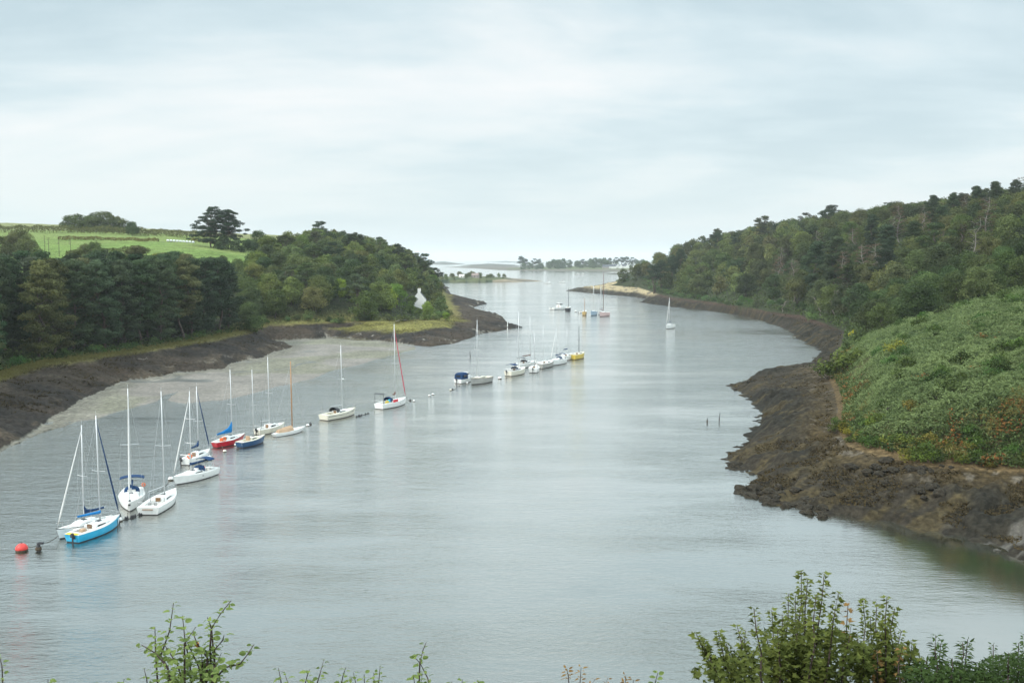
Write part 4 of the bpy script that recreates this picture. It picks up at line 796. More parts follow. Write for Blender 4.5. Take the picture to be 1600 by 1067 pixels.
def add_rails(root, L, B, zs, xs, fine=1.0, tr=.72):
    mb = MB()
    for sd in (1, -1):
        pts = []
        for t in (.02, .15, .3, .45, .6, .75, .88): p = (xs(t), sd * hb(t, B, fine, tr) * .96, zs(t)); q = (p[0], p[1], p[2] + .55); mb.tube([p, q], .013, 4, cap=False); pts.append(q)
        mb.tube(pts, .008, 3, cap=False)
    mb.build('stanchions', STEEL, root)
    pu = MB(); t = .86; b = hb(t, B, fine) * .95; q = zs(.95)
    pu.tube([(xs(t), b, zs(t)), (xs(t) + .1, b, q + .55), (xs(.99), .14, q + .62), (xs(.99), -.14, q + .62), (xs(t) + .1, -b, q + .55), (xs(t), -b, zs(t))], .022, 5); pu.tube([(xs(.985), 0, zs(1)), (xs(.99), 0, q + .62)], .018, 4); pu.build('pulpit', STEEL, root)
    pp = MB(); b = hb(.02, B, fine, tr) * .93; pp.tube([(xs(.14), b, zs(0)), (xs(.14), b, zs(0) + .6), (xs(.01), b, zs(0) + .6), (xs(.01), -b, zs(0) + .6), (xs(.14), -b, zs(0) + .6), (xs(.14), -b, zs(0))], .02, 5); pp.build('pushpit', STEEL, root)
def add_hood(root, x, z, wd, ln, h, m, win=True, name='sprayhood'):
    V, F = [], []; n = 9; P = [(0, .98), (.45, 1.0), (.8, .8), (1.0, .12)]
    for t, q in P:
        for k in range(n): an = math.pi * k / (n - 1); V.append((x + ln * t, wd / 2 * math.cos(an) * (1 - .12 * t), z + h * q * math.sin(an) ** .6))
    for i in range(len(P) - 1):
        for k in range(n - 1): F.append((i * n + k, i * n + k + 1, (i + 1) * n + k + 1, (i + 1) * n + k))
    o = mesh_np(name, V, F, m, root)
    if win: MB().box((x + ln * .93, 0, z + h * .42), (.06, wd * .5, h * .38)).build('clear_panel', GLASSD if m is not NAVYC else SAIL, o)
    return o
def add_bimini(root, x, z, wd, ln, m):
    V, F = [], []; n = 9
    for lay in (0, .05):
        for t in (0, .5, 1):
            for k in range(n): an = math.pi * (.12 + .76 * k / (n - 1)); V.append((x + ln * (t - .5), wd / 2 * math.cos(an) / math.cos(math.pi * .12), z + .38 * math.sin(an) - .22 - lay))
    for lay in (0, 1):
        for i in range(2):
            for k in range(n - 1): a = lay * 3 * n + i * n + k; f = (a, a + 1, a + n + 1, a + n); F.append(f if lay == 0 else f[::-1])
    o = mesh_np('bimini', V, F, m, root); mb = MB()
    for sx in (-.45, .45):
        for sd in (1, -1): mb.tube([(x + ln * sx * .3, sd * wd * .47, z - 1.45), (x + ln * sx, sd * wd * .48, z - .1)], .018, 4)
    mb.build('bimini_frame', STEEL, o)
def add_buoy_ring(root, x, y, z, r=.32, rz=0):
    V, F = [], []; n, k = 14, 6
    for i in range(n):
        a = 2 * math.pi * i / n
        for j in range(k): b = 2 * math.pi * j / k; rr = r + .09 * math.cos(b); lx = .09 * math.sin(b); V.append((x + lx * math.cos(rz) - rr * math.cos(a) * math.sin(rz), y + lx * math.sin(rz) + rr * math.cos(a) * math.cos(rz), z + rr * math.sin(a)))
    for i in range(n):
        for j in range(k): F.append((i * k + j, i * k + (j + 1) % k, ((i + 1) % n) * k + (j + 1) % k, ((i + 1) % n) * k + j))
    mesh_np('lifebuoy', V, F, ORNG, root)
def add_outboard(root, x, y, z): MB().box((x - .22, y, z + .28), (.34, .26, .42), taper=.75).box((x - .18, y, z - .35), (.13, .12, .9)).box((x - .02, y, z - .05), (.16, .3, .22)).build('outboard_motor', DARK, root)
def sailboat(label, sternp, bowp, L=None, B=None, fb=.95, hull=WHITE, strake=None, top=None, rake=.10, fine=1.0, zdeck=1.0, keep='mid', cabin=True, rails=True, cab=None, tr=.72, name='sailboat', group=None, cockpit=(.10, .36), rig=None, deckm=DECKM, boot=ANTI, cat='sailboat', extras=None, dirpx=None, beamk=.32, mastu=None):
    s_ = Vector(ground_at(*sternp, zdeck)); b_ = Vector(ground_at(*bowp, zdeck)); d = b_ - s_; Lm = d.length; d.normalize(); L = L or Lm; B = B or L * beamk
    c = (s_ + b_) / 2 if keep == 'mid' else (b_ - d * L / 2 if keep == 'bow' else s_ + d * L / 2); hd = math.atan2(d.y, d.x)
    root = empty(name, (c.x, c.y, 0), hd); tag(root, label, cat, group)
    zs, xs = add_hull(root, L, B, fb, hull, strake, boot, fine, tr, rake, cockpit=cockpit, deckm=deckm)
    if cabin: add_cabin(root, L, B, zs, xs, fine=fine, **(cab or {}))
    if rig is not None:
        r_ = dict(rig); tm = r_.get('tm', .58)
        p = root.matrix_basis @ Vector((xs(tm), 0, 0)) if False else Vector((c.x + math.cos(hd) * xs(tm), c.y + math.sin(hd) * xs(tm)))
        mh = at_depth(800, top, p.y)[2] - fb - .1; r_.pop('topv', None); add_rig(root, L, B, zs, xs, mh, **r_)
    if rails: add_rails(root, L, B, zs, xs, fine, tr)
    if extras: extras(root, L, B, zs, xs)
    return root
def ex1(r, L, B, zs, xs):
    for sd in (1, -1): MB().add([(xs(.42), sd * (B * .285), zs(.4) + .04), (xs(.66), sd * (B * .21), zs(.6) + .10), (xs(.42), sd * B * .272, zs(.4) + .36), (xs(.42), sd * (B * .26), zs(.4) + .04), (xs(.66), sd * B * .19, zs(.6) + .1), (xs(.42), sd * B * .25, zs(.4) + .36)], [(0, 1, 2), (5, 4, 3), (0, 3, 4, 1), (1, 4, 5, 2), (2, 5, 3, 0)]).build('cabin_stripe', NAVYC, r)
    add_outboard(r, xs(0), B * .18, zs(0) - .2)
sailboat('white sailboat with dark blue boom cover moored behind the bright blue sailboat', (168, 808), (88, 829), L=7.6, keep='bow', strake=BLACKH, top=665, rig=dict(genoa=SAIL, cover=NAVYC, tm=.56, boom=.36), extras=ex1, cab=dict(h=.5))
def ex2(r, L, B, zs, xs):
    MB().lathe((xs(.24), .15, zs(.2) - .35), [(.35, 0), (.42, .15), (.36, .4), (.2, .5)], 10).build('rope_bundle', TANC, r); add_outboard(r, xs(0), -.3, zs(0) - .3)
    MB().box((xs(.02), 0, zs(0) + .01), (.5, B * .55, .05)).build('stern_seat', YELT, r)
sailboat('bright blue sailboat with dark blue rolled foresail, nearest in the row', (111, 834), (186, 806), L=8.0, hull=SKYB, strake=WHITE, top=650, rig=dict(genoa=NAVYC, cover=BLUEC, cover_style='flat', tm=.60, boom=.34, boom_yaw=.35), extras=ex2, cab=dict(h=.38))
def ex3(r, L, B, zs, xs):
    add_bimini(r, xs(.20), zs(.2) + 1.75, B * .92, 1.5, NAVYC); add_hood(r, xs(.36) - .15, zs(.36) + .12, B * .60, 1.0, .85, NAVYC); add_buoy_ring(r, xs(.06), B * .40, zs(0) + .4, .18)
    MB().lathe((xs(.92), 0, zs(.92) + .02), [(.14, 0), (.14, .14), (.05, .18)], 8).build('anchor_winch', DARK, r); MB().box((xs(.97), 0, zs(1) - .32), (.5, .22, .16)).build('bow_anchor', DARK, r)
sailboat('white sailboat facing the viewer with navy bimini over its cockpit', (207, 766), (202, 788), L=9.8, keep='bow', top=608, rig=dict(cover=NAVYC, cover_style='flat', tm=.58, genoa=SAIL, spread=1), extras=ex3, fine=1.15)
def ex4(r, L, B, zs, xs):
    for sd in (1, -1): MB().tube([(xs(.16), sd * .35, zs(.1) - .3), (xs(.16), sd * .35, zs(.1) + .25)], [.2, .22], 10).build('steering_pedestal', STEEL, r)
    MB().tube([(xs(.33), B * .28, zs(.3)), (xs(.33), B * .28, zs(.3) + .9), (xs(.33), -B * .28, zs(.3) + .9), (xs(.33), -B * .28, zs(.3))], .035, 5).build('hood_frame', DARK, r)
    MB().box((xs(.01), 0, zs(0) - .25), (.35, B * .42, .08)).build('bathing_step', TEAK, r)
sailboat('plain white sailboat seen from astern, moored right of the navy-topped one', (229, 793), (264, 771), L=9.4, keep='stern', top=612, rig=dict(cover=None, boomz=1.2, tm=.6, boom_yaw=.15), extras=ex4, tr=.86, fine=1.1)
def ex5(r, L, B, zs, xs):
    add_bimini(r, xs(.22), zs(.2) + 1.55, B * .85, 1.3, NAVYC); add_hood(r, xs(.36) - .1, zs(.36) + .1, B * .6, .95, .75, NAVYC)
    for sd in (1, -1): MB().lathe((xs(.48), sd * (hb(.48, B) * .94), zs(.48) * .62), [(.12, -.03), (.12, .03)], 10).build('porthole', DARK, r)
sailboat('white sailboat with navy sprayhood and white rolled foresail, bow towards the left', (320, 733), (270, 747), L=8.4, keep='bow', top=612, rig=dict(genoa=SAIL, cover=NAVYC, cover_style='flat', tm=.6, spread=2), extras=ex5, cab=dict(h=.36))
def ex6(r, L, B, zs, xs): add_buoy_ring(r, xs(.06), -B * .25, zs(0) + .35, .3, .3); add_outboard(r, xs(0), B * .2, zs(0) - .2)
sailboat('small white sailboat with orange lifebuoy, navy sail cover and navy rolled foresail', (287, 717), (326, 703), L=7.4, keep='stern', top=604, rig=dict(genoa=NAVYC, cover=NAVYC, tm=.56, boom=.30), extras=ex6, cab=dict(h=.5), tr=.6)
def ex7(r, L, B, zs, xs): add_buoy_ring(r, xs(.16), -B * .33, zs(.1) + .3, .32, 1.4); MB().lathe((xs(.16), -.4, zs(0) - .1), [(.3, 0), (.3, .5), (.2, .6)], 8).build('cockpit_bag', ORNG, r)
sailboat('red-hulled sailboat with bright blue sail cover', (331, 691), (379, 679), L=8.2, keep='stern', hull=REDH, strake=WHITE, top=578, rig=dict(cover=BLUEC, cover_style='high', tm=.62, boom=.46, boomz=.8), extras=ex7, cab=dict(h=.45), tr=.42, rake=.2)
def ex8(r, L, B, zs, xs): MB().box((xs(.34), 0, zs(.3) + .26), (.1, .8, .75)).build('cabin_door', TANC, r); MB().tube([(xs(.86), 0, zs(.86)), (xs(.86), 0, zs(.86) + 1.2)], .04, 5).build('bow_post', DARK, r)
sailboat('small dark blue sailboat with cream deck beside the red one', (371, 690.5), (411, 681), L=6.6, keep='stern', hull=NAVYH, strake=CREAM, top=578, rig=dict(main=False, tm=.6, thick=.8), extras=ex8, deckm=CREAM, cab=dict(h=.42, m=CREAM), rake=.16, rails=False)
def ex9(r, L, B, zs, xs): add_outboard(r, xs(0), 0, zs(0) - .25); MB().tube([(xs(.1), -.4, zs(.1)), (xs(.1), -.4, zs(.1) + 1.9)], .03, 5).build('ensign_staff', DARK, r)
sailboat('plain white cabin sailboat half hidden behind the slender tan-covered one', (400, 671), (438, 662.5), L=7.4, keep='stern', top=558, hull=CREAM, rig=dict(cover=None, tm=.46, boom=.3), extras=ex9, cab=dict(h=.55))
def ex10(r, L, B, zs, xs):
    V, F = [], []
    for t, w_, h in ((.10, .62, .05), (.12, .75, .55), (.35, .85, .75), (.60, .75, .78), (.62, .6, .1)):
        for y, q in ((-1, 0), (-.6, .6), (0, 1), (.6, .6), (1, 0)): V.append((xs(t), y * w_ * hb(t, B, .7, .4), zs(t) + q * h))
    for i in range(4):
        for k in range(4): a = i * 5 + k; F.append((a, a + 5, a + 6, a + 1))
    mesh_np('boom_tent', V, F, TANC, r)
sailboat('slender white open sailboat with tan tent cover and varnished wooden mast', (423, 675), (472, 664.5), L=8.6, B=2.0, keep='stern', fb=.62, top=565, fine=.7, tr=.4, rake=.22, cabin=False, rails=False, rig=dict(main=False, mast=WOODS, tm=.64, thick=1.3, spread=0), extras=ex10)
def ex11(r, L, B, zs, xs):
    add_hood(r, xs(.34) - .35, zs(.34) + .12, B * .62, 1.35, .95, DARK); MB().tube([(xs(.02), .5, zs(0)), (xs(.02), .5, zs(0) + 1.7)], .03, 5).build('aerial_post', STEEL, r)
    for sd in (1, -1): MB().tube([(xs(t), sd * (hb(t, B) * .968 + .015), zs(t) * .70) for t in (.04, .2, .4, .6, .8, .9)], .045, 4).build('side_stripe', DARK, r)
sailboat('cream sailboat with black side stripe, dark sprayhood and radar on its mast', (503, 649), (556, 638.5), L=9.6, keep='stern', hull=CREAM, top=540, rig=dict(cover=None, radar=True, tm=.6, boom=.33), extras=ex11, deckm=CREAM, fb=1.05)
def ex12(r, L, B, zs, xs):
    MB().tube([(xs(.03), B * .36, zs(0)), (xs(.03), B * .36, zs(0) + 1.9), (xs(.03), -B * .36, zs(0) + 1.9), (xs(.03), -B * .36, zs(0))], .05, 5).box((xs(.05), 0, zs(0) + 1.95), (.9, B * .74, .05)).build('solar_arch', DARK, r)
    add_hood(r, xs(.34) - .3, zs(.34) + .1, B * .6, 1.2, .95, NAVYC); MB().box((xs(.30), -B * .2, zs(.3) + .35), (.7, .5, .5), taper=.7).build('turquoise_bag', CYAN, r)
    MB().box((xs(.22), -B * .18, zs(.2) + .12), (.8, .45, .5), taper=.8).build('yellow_bag', YELT, r); MB().box((xs(.43), -B * .44, zs(.4) + .2), (1.5, .07, .65)).build('red_cloth', REDT, r)
    for sd in (1, -1): MB().lathe((xs(.62), sd * (hb(.62, B) * .93), zs(.6) * .55), [(.1, -.03), (.1, .03)], 8).build('porthole', DARK, r)
sailboat('white sailboat with red rolled foresail, blue sprayhood and solar panel arch', (590, 632), (634, 623), L=9.6, keep='stern', top=507, rig=dict(genoa=REDC, cover=BROWNC, cover_style='drop', tm=.62, boom=.10, thick=1.1), extras=ex12, fb=1.1)
def ex14(r, L, B, zs, xs):
    for sd in (1, -1): MB().tube([(xs(t), sd * (hb(t, B) * 1.0 + .01), zs(t) - .12) for t in (.04, .2, .4, .6, .8, .95)], .05, 4).build('rubbing_strake', TEAK, r)
sailboat('weathered grey sailboat beside the blue-canopied cabin boat', (769, 589), (735, 595), L=8.6, keep='bow', hull=GREYH, top=501, rig=dict(cover=None, main=False, tm=.70, thick=1.2), extras=ex14, deckm=CREAM, fb=1.35, cab=dict(h=.35, m=CREAM))
def cabin_boat(label, sternp, bowp, L, canopy, hull=WHITE, fb=.95, wheel=False, group=None, name='cabin_boat', hgt=1.0):
    s_ = Vector(ground_at(*sternp, 1)); b_ = Vector(ground_at(*bowp, 1)); d = (b_ - s_).normalized(); c = s_ + d * L / 2; root = empty(name, (c.x, c.y, 0), math.atan2(d.y, d.x)); tag(root, label, 'motor boat', group); B = L * .38
    zs, xs = add_hull(root, L, B, fb, hull, None, ANTI, 1.2, .9, .12, cockpit=(.06, .40)); add_cabin(root, L, B, zs, xs, .44, .86, .7 * hgt, .72, win=True)
    w_ = MB(); w_.box((xs(.52), 0, zs(.5) + 1.0 * hgt), (L * .16, B * .6, .9 * hgt), taper=.85).build('wheelhouse', WHITE, root); MB().box((xs(.52), 0, zs(.5) + 1.05 * hgt), (L * .155, B * .606, .32 * hgt)).build('wheelhouse_window', GLASSD, root)
    if canopy:
        V, F = [], []; n = 9; P = [(.05, .92), (.10, 1), (.42, 1), (.46, .95)]
        for t, q in P:
            for k in range(n): an = math.pi * k / (n - 1); V.append((xs(t), B * .45 * (abs(math.cos(an)) ** .5) * (1 if math.cos(an) > 0 else -1), zs(t) + 1.55 * q * math.sin(an) ** .5))
        for i in range(3):
            for k in range(n - 1): F.append((i * n + k, i * n + k + 1, (i + 1) * n + k + 1, (i + 1) * n + k))
        F.append(tuple(range(n))); cn = mesh_np('canopy', V, F, canopy, root)
        for sd in (1, -1): MB().box((xs(.25), sd * B * .452, zs(.2) + .72), (L * .2, .06, .5)).build('clear_panel', GLASSD, cn)
        MB().box((xs(.052), 0, zs(.0) + .75), (.06, B * .5, .5)).build('clear_panel', GLASSD, cn)
    add_outboard(root, xs(0), .2, zs(0) - .2); return root
cabin_boat('small white cabin boat with blue canvas canopy and clear panels', (714, 593), (742, 588), 6.6, NAVYC, fb=1.0)
def exh(m, ln=1.6):
    def f(r, L, B, zs, xs): add_bimini(r, xs(.22), zs(.2) + 1.5, B * .85, ln, m); add_hood(r, xs(.36) - .1, zs(.36) + .1, B * .6, 1.0, .8, m); add_outboard(r, xs(0), .3, zs(0) - .2)
    return f
sailboat('white sailboat with blue bimini, first of the far end of the line', (792.5, 582), (828, 575), L=9.6, keep='stern', top=488, hull=CREAM, rig=dict(cover=None, tm=.64, thick=1.2), extras=exh(NAVYC, 2.2), fb=1.3)
sailboat('white sailboat with brown sail cover behind the one with blue bimini', (806, 570), (842, 564.5), L=10, keep='stern', top=495, rig=dict(cover=BROWNC, cover_style='flat', tm=.72, boom=.4, thick=1.2, boomz=1.6), extras=exh(DARK, 1.0), fb=1.2)
sailboat('small white sailboat seen stern-on with dark underbody between two larger boats', (832.5, 577), (840, 570), L=7, keep='stern', top=520, rig=dict(cover=None, tm=.55, thick=1.2), boot=BLACKH, extras=ex9, fb=1.2, beamk=.42)
sailboat('long grey sailboat in the middle of the far end of the line', (841, 570.5), (864.5, 565), L=10.5, keep='stern', hull=GREYH, strake=BROWNC, top=508, rig=dict(main=False, tm=.3, thick=1.1), fb=1.3)
sailboat('white sailboat with rolled foresail leaning over its left-pointing bow', (882, 561), (860, 566), L=9.8, keep='bow', top=514, rig=dict(genoa=SAIL, cover=NAVYC, cover_style='flat', tm=.62, thick=1.2), extras=exh(NAVYC, 1.0), fb=1.3)
sailboat('white sailboat with small navy boom cover next to the yellow one', (878, 558.5), (895, 554.5), L=8, keep='stern', top=513, rig=dict(cover=NAVYC, cover_style='flat', tm=.5, thick=1.2, boomz=1.7), boot=BROWNC, fb=1.3)
sailboat('yellow sailboat at the far end of the moored line', (894, 557), (913, 553.5), L=8.2, keep='stern', hull=YELH, top=510, rig=dict(main=False, tm=.55, thick=1.3, mast=BLACKH), deckm=CREAM, cab=dict(m=CREAM), fb=1.5)
# second, farther cluster
cabin_boat('long white trawler yacht at the left end of the far cluster', (861, 481.5), (884, 480.5), 13, None, fb=1.3, hgt=1.7)
cabin_boat('small dinghy with little cuddy between the black boat and the ochre one', (904, 486.5), (911, 486), 4.2, None, fb=.6, hgt=.6)
sailboat('black-hulled sailboat beside the white trawler yacht', (885, 483.5), (894, 482), L=8.2, keep='stern', hull=BLACKH, strake=WHITE, top=450, rig=dict(main=False, tm=.5, thick=1.7, mast=BLACKH), fb=1.9, rails=False)
sailboat('ochre-hulled sailboat in the far cluster', (912, 490), (919.5, 487), L=7.6, keep='stern', hull=OCHH, top=466, rig=dict(main=False, tm=.45, thick=1.5, mast=WOODS), fb=2.0, rails=False)
sailboat('pale blue sailboat in the far cluster with tall mast', (931, 489), (920, 491), L=9, keep='stern', hull=PALEB, top=441, rig=dict(main=False, tm=.5, thick=1.7), fb=2.0, rails=False)
sailboat('white sailboat between the pale blue and the pinkish one in the far cluster', (941, 488), (932, 490.5), L=9, keep='stern', top=444, rig=dict(cover=NAVYC, cover_style='flat', tm=.5, thick=1.6), fb=1.9, rails=False, extras=exh(BROWNC, 1.2))
sailboat('faded pinkish sailboat with the tallest mast at the right end of the far cluster', (951, 490.5), (940, 491.5), L=9.6, keep='stern', hull=PINKH, top=427, rig=dict(main=False, tm=.6, thick=1.8, mast=BROWNC), fb=2.0, rails=False)
sailboat('lone white sailboat lying off the right shore', (1052, 508.5), (1038, 511), L=9.0, keep='stern', top=466, rig=dict(cover=NAVYC, cover_style='drop', tm=.64, boom=.3, thick=1.5, genoa=SAIL), fb=1.5)
sailboat('sailboat aground on the beach of the low islet', (697, 437.8), (711, 437.8), L=11, keep='stern', top=416, rig=dict(main=False, tm=.45, thick=2.2), fb=1.8, rails=False)
for u, v, dx, lab in [(850, 442.3, 9, 'tiny white motor boat left of a similar one in the open channel'), (873, 441.2, 10, 'tiny white motor boat right of a similar one in the open channel'), (897, 428.6, 6, 'hazy grey boat, left of a pair off the far shore'), (905, 428.6, 7, 'hazy grey boat, right of a pair off the far shore')]:
    cabin_boat(lab, (u, v - .5), (u + dx, v - .5), 9 if v > 435 else 12, None, fb=1.1, hgt=1.3, hull=WHITE if v > 435 else GREYH)
# ------------------------------------------------------------------ buoys, posts, mooring ropes
def buoy(u, v, r, m, label, group=None, under=MUDDY, squash=1.0):
    x, y = ground_at(u, v); root = empty('mooring_buoy', (x, y, 0)); tag(root, label, 'buoy', group)
    top = [(r * math.cos(a), r * squash * math.sin(a) + r * .35) for a in [i * math.pi / 2 / 7 for i in range(8)]]; bot = [(r * math.cos(a), r * math.sin(a) + r * .35) for a in (-1.2, -.8, -.4, 0)]
    MB().lathe((0, 0, 0), top, 16).build('float', m, root, True); MB().lathe((0, 0, 0), bot, 16).build('underside', under, root, True); MB().lathe((0, 0, r * 1.32 * squash), [(.06, 0), (.06, .12), (.02, .14)], 8).build('shackle', DARK, root); return root
buoy(34, 861, .62, REDB, 'big red buoy with brown weedy underside at the near end of the line')
for u, v, r, m, lab in [(186.5, 814, .36, WHITE, 'white buoy at the bow of the bright blue sailboat'), (267, 750, .38, WHITE, 'white buoy at the bow of the left-pointing white sailboat'), (326, 718, .5, WHITE, 'large white buoy off the bow of the small boat with orange lifebuoy'), (311, 730, .28, CREAM, 'cream buoy touching a small orange-red one'), (318.5, 733, .32, REDB, 'small orange-red buoy touching a cream one'),
        (351, 706, .28, CREAM, 'cream buoy below the red sailboat'), (368.5, 696, .30, WHITE, 'white buoy between the red and dark blue boats'), (371.5, 702, .22, DARK, 'small dark float below the dark blue boat'), (481, 665.5, .30, WHITE, 'white buoy with black neighbour right of the tan-covered boat'), (485, 663.5, .26, DARK, 'black float touching a white buoy'), (562, 650.5, .24, DARK, 'small black float right of the cream sailboat'),
        (647, 627, .26, WHITE, 'white buoy right of the boat with red foresail'), (641, 626, .24, DARK, 'dark float beside the white buoy near the red foresail'), (671, 619, .30, WHITE, 'left of two touching white buoys in mid river'), (676.5, 617, .30, WHITE, 'right of two touching white buoys in mid river'), (704, 610, .26, CREAM, 'cream buoy left of the blue-canopied cabin boat'), (707, 609, .22, DARK, 'dark float left of the blue-canopied cabin boat'),
        (781, 592, .5, WHITE, 'white float at the stern of the boat with blue bimini'), (899.5, 487, .6, WHITE, 'white buoy between the far black boat and the dinghy'), (730, 599, .3, WHITE, 'white fender float between cabin boat and grey sailboat')]: buoy(u, v, r, m, lab)
def post(u, v, vt, r, m, label, lean=0.0, cap=None, cat='post'):
    x, y = ground_at(u, v); h = at_depth(u, vt, y)[2]; mb = MB().tube([(0, 0, -1), (lean * .5, 0, h * .5), (lean, 0, h)], [r * 1.2, r, r * .75], 7)
    root = empty('mooring_post', (x, y, 0)); tag(root, label, cat); mb.build('shaft', m, root)
    MB().lathe((lean * (.5 if cap else .35), 0, h * (.5 if cap else .3)), [(r * 1.5, -.15), (r * 1.7, 0), (r * 1.4, .2)], 7).build('weed_collar', MUDDY, root); return root
post(1105, 661, 653, .09, DARK, 'short black stake in the water off the right shore'); post(1123, 660, 645, .07, DARK, 'taller leaning stake right of the short black one', .25)
post(735, 560, 549, .10, DARK, 'lone dark stake in mid river left of the grey boat', -.15); post(793, 515, 503, .18, WHITE, 'white beacon post at the tip of the left headland')
p = post(60.5, 861, 848, .20, DARK, 'stubby black mooring pile right of the big red buoy'); MB().box((.28, 0, .85), (.5, .24, .22)).build('cleat', DARK, p)
def rope(pts, label, r=.035, floats=0):
    P = [Vector((*ground_at(u, v), z)) for u, v, z in pts]; root = empty('mooring_rope', (P[0].x, P[0].y, 0)); tag(root, label, 'rope'); Q = []
    for a, b in zip(P[:-1], P[1:]):
        for k in range(6): t = k / 6; q = a.lerp(b, t); q.z -= .25 * math.sin(math.pi * t) * (q.z > .2); Q.append(q - Vector((P[0].x, P[0].y, 0)))
    Q.append(P[-1] - Vector((P[0].x, P[0].y, 0))); MB().tube(Q, r, 5).build('line', ROPE, root)
    for k in range(floats):
        q = Q[int((k + .5) * len(Q) / floats)]; MB().lathe((q.x, q.y, -.05), [(.09, -.2), (.13, 0), (.12, .3), (.05, .42)], 7).build('float', DARK, root)
rope([(40, 857, .3), (62, 856, .5), (92, 848, .8)], 'thin rope from the red buoy past the black pile to the white boat'); rope([(190, 813, .05), (208, 809, .05), (228, 802, .3)], 'dark rope with weedy floats between blue sailboat and the white ones', .05, 9)
rope([(201, 800, 1.0), (199, 809, .05)], 'bow rope of the navy-topped white sailboat'); rope([(246, 778, .9), (256, 762, .2), (266, 751, .3)], 'slack rope from the plain white sailboat to a white buoy')
rope([(556, 652, .05), (565, 649.5, .05), (577, 646, .05)], 'floating dark rope right of the cream sailboat', .06, 5); rope([(634, 626, 1.0), (640, 627, .1), (646, 627, .2)], 'short bow rope from the boat with red foresail'); rope([(343, 693, .9), (350, 705, .2)], 'yellowish rope hanging from the red sailboat to a cream buoy')
rope([(380, 697, .8), (372, 702, .1)], 'rope from the dark blue boat to a dark float'); rope([(184, 822, .9), (184, 832, -.1)], 'bow rope of the bright blue sailboat dropping into the water'); rope([(708, 610, .05), (714, 606, .05), (720, 601, .3)], 'thin rope from a buoy towards the blue-canopied boat')
# ------------------------------------------------------------------ buildings, bales, poles, driftwood
PLAST = mat_plain('white_render', (.80, .79, .75), .85, .05, .6, .2); SLATE = mat_plain('slate_roof', (.09, .10, .115), .7, .25, 1.2, .3, .3); STONE = mat_plain('granite_wall', (.34, .30, .27), .9, .25, 1, .2); TILE = mat_plain('pink_tile', (.30, .235, .21), .85, .2, 1, .2); GLS = mat_plain('window_pane', (.05, .06, .07), .1, .1, 2, .6)
def house(x, y, z, rz, wd, ln, eave, ridge, label, wall=PLAST, roofm=SLATE, chim=(1, 1), windows=3, name='house'):
    root = empty(name, (x, y, z), rz); tag(root, label, 'house'); h = wd / 2; l = ln / 2   # gables on local -y / +y
    wl = MB().add([(-h, -l, -1.5), (h, -l, -1.5), (h, l, -1.5), (-h, l, -1.5), (-h, -l, eave), (h, -l, eave), (h, l, eave), (-h, l, eave), (0, -l, ridge), (0, l, ridge)], [(0, 1, 5, 8, 4), (2, 3, 7, 9, 6), (1, 2, 6, 5), (3, 0, 4, 7)]).build('wall', wall, root)
    rf = MB()
    for sd in (1, -1):
        a = Vector((sd * (h + .25), 0, eave - .25 * (ridge - eave) / h)); b = Vector((0, 0, ridge + .02)); t = .14; yl = l - .18
        rf.add([(a.x, -yl, a.z), (b.x, -yl, b.z), (b.x, yl, b.z), (a.x, yl, a.z), (a.x, -yl, a.z + t), (b.x, -yl, b.z + t), (b.x, yl, b.z + t), (a.x, yl, a.z + t)], [(0, 1, 2, 3), (7, 6, 5, 4), (0, 4, 5, 1), (1, 5, 6, 2), (2, 6, 7, 3), (3, 7, 4, 0)])
    ro = rf.build('roof', roofm, root)
    for k, on in enumerate(chim):
        if on: yy = (-1 if k == 0 else 1) * (l - .35); c_ = MB().box((0, yy, ridge + .25), (1.35, .66, 1.5)).build('chimney', wall, ro); MB().lathe((-.3, yy, ridge + 1.0), [(.14, 0), (.11, .35)], 8).lathe((.3, yy, ridge + 1.0), [(.14, 0), (.11, .35)], 8).build('chimney_pots', TILE, ro)
    for sd in (1, -1):
        for k in range(windows):
            yy = -l + ln * (k + .5) / windows; door = k == windows // 2; hh = 2.0 if door else 1.15; f = MB().box((sd * (h + .02), yy, hh / 2 if door else 1.6), (.10, 1.05, hh + .1)).build('door' if door else 'window', TEAK if door else PLAST, root); MB().box((sd * (h + .075), yy, hh / 2 if door else 1.6), (.02, .8, hh - .15)).build('panel' if door else 'pane', GLS, f)
    return root
gx, gy, gz = at_depth(654, 480, 468); ux = math.atan2(-gx, gy)
house(gx, gy + 4, gz - .2, R(4), 6.4, 9.5, 3.8, 7.8, 'white gabled cottage half hidden in the trees of the left headland', chim=(1, 1))
x, y = ground_at(737, 432, 9); house(x, 1290, zat(x, 1290) + .5, R(75), 5, 10, 2.6, 5.2, 'pinkish-roofed cottage on the low islet', STONE, TILE, name='cottage'); MB
x, y, z = at_depth(722, 430.5, 1270); o = house(x, y, zat(x, y) + .4, R(80), 4, 8, 2, 3.6, 'small white-roofed hut among bushes on the low islet', PLAST, PLAST, (0, 0), 1, 'hut')
for i, (u, D, wd, ln, rz, lab) in enumerate([(956, 2530, 8, 16, 80, 'long low white house at the left end of the far hamlet'), (963, 2560, 8, 13, 20, 'white gabled house second from left in the far hamlet'), (955, 2620, 9, 13, 10, 'tall white house standing higher behind the far hamlet'), (969, 2540, 7, 11, 5, 'white house just left of the middle of the far hamlet'),
        (975, 2550, 8, 12, 85, 'broad white house in the middle of the far hamlet'), (980, 2550, 9, 12, 0, 'large white house with gable right of the middle of the far hamlet'), (983, 2600, 7, 12, 10, 'white house behind the large gabled one'), (991, 2560, 7, 10, 0, 'small white house at the right end of the far hamlet'), (946, 2520, 7, 14, 85, 'low grey-walled house left of the far hamlet')]):
    x = x_of(u, D); z = zat(x, D); house(x, D, z, R(rz), wd * 1.25, ln * 1.2, 5, 10, lab, STONE if 'grey' in lab else PLAST, chim=(1, 0), windows=2)
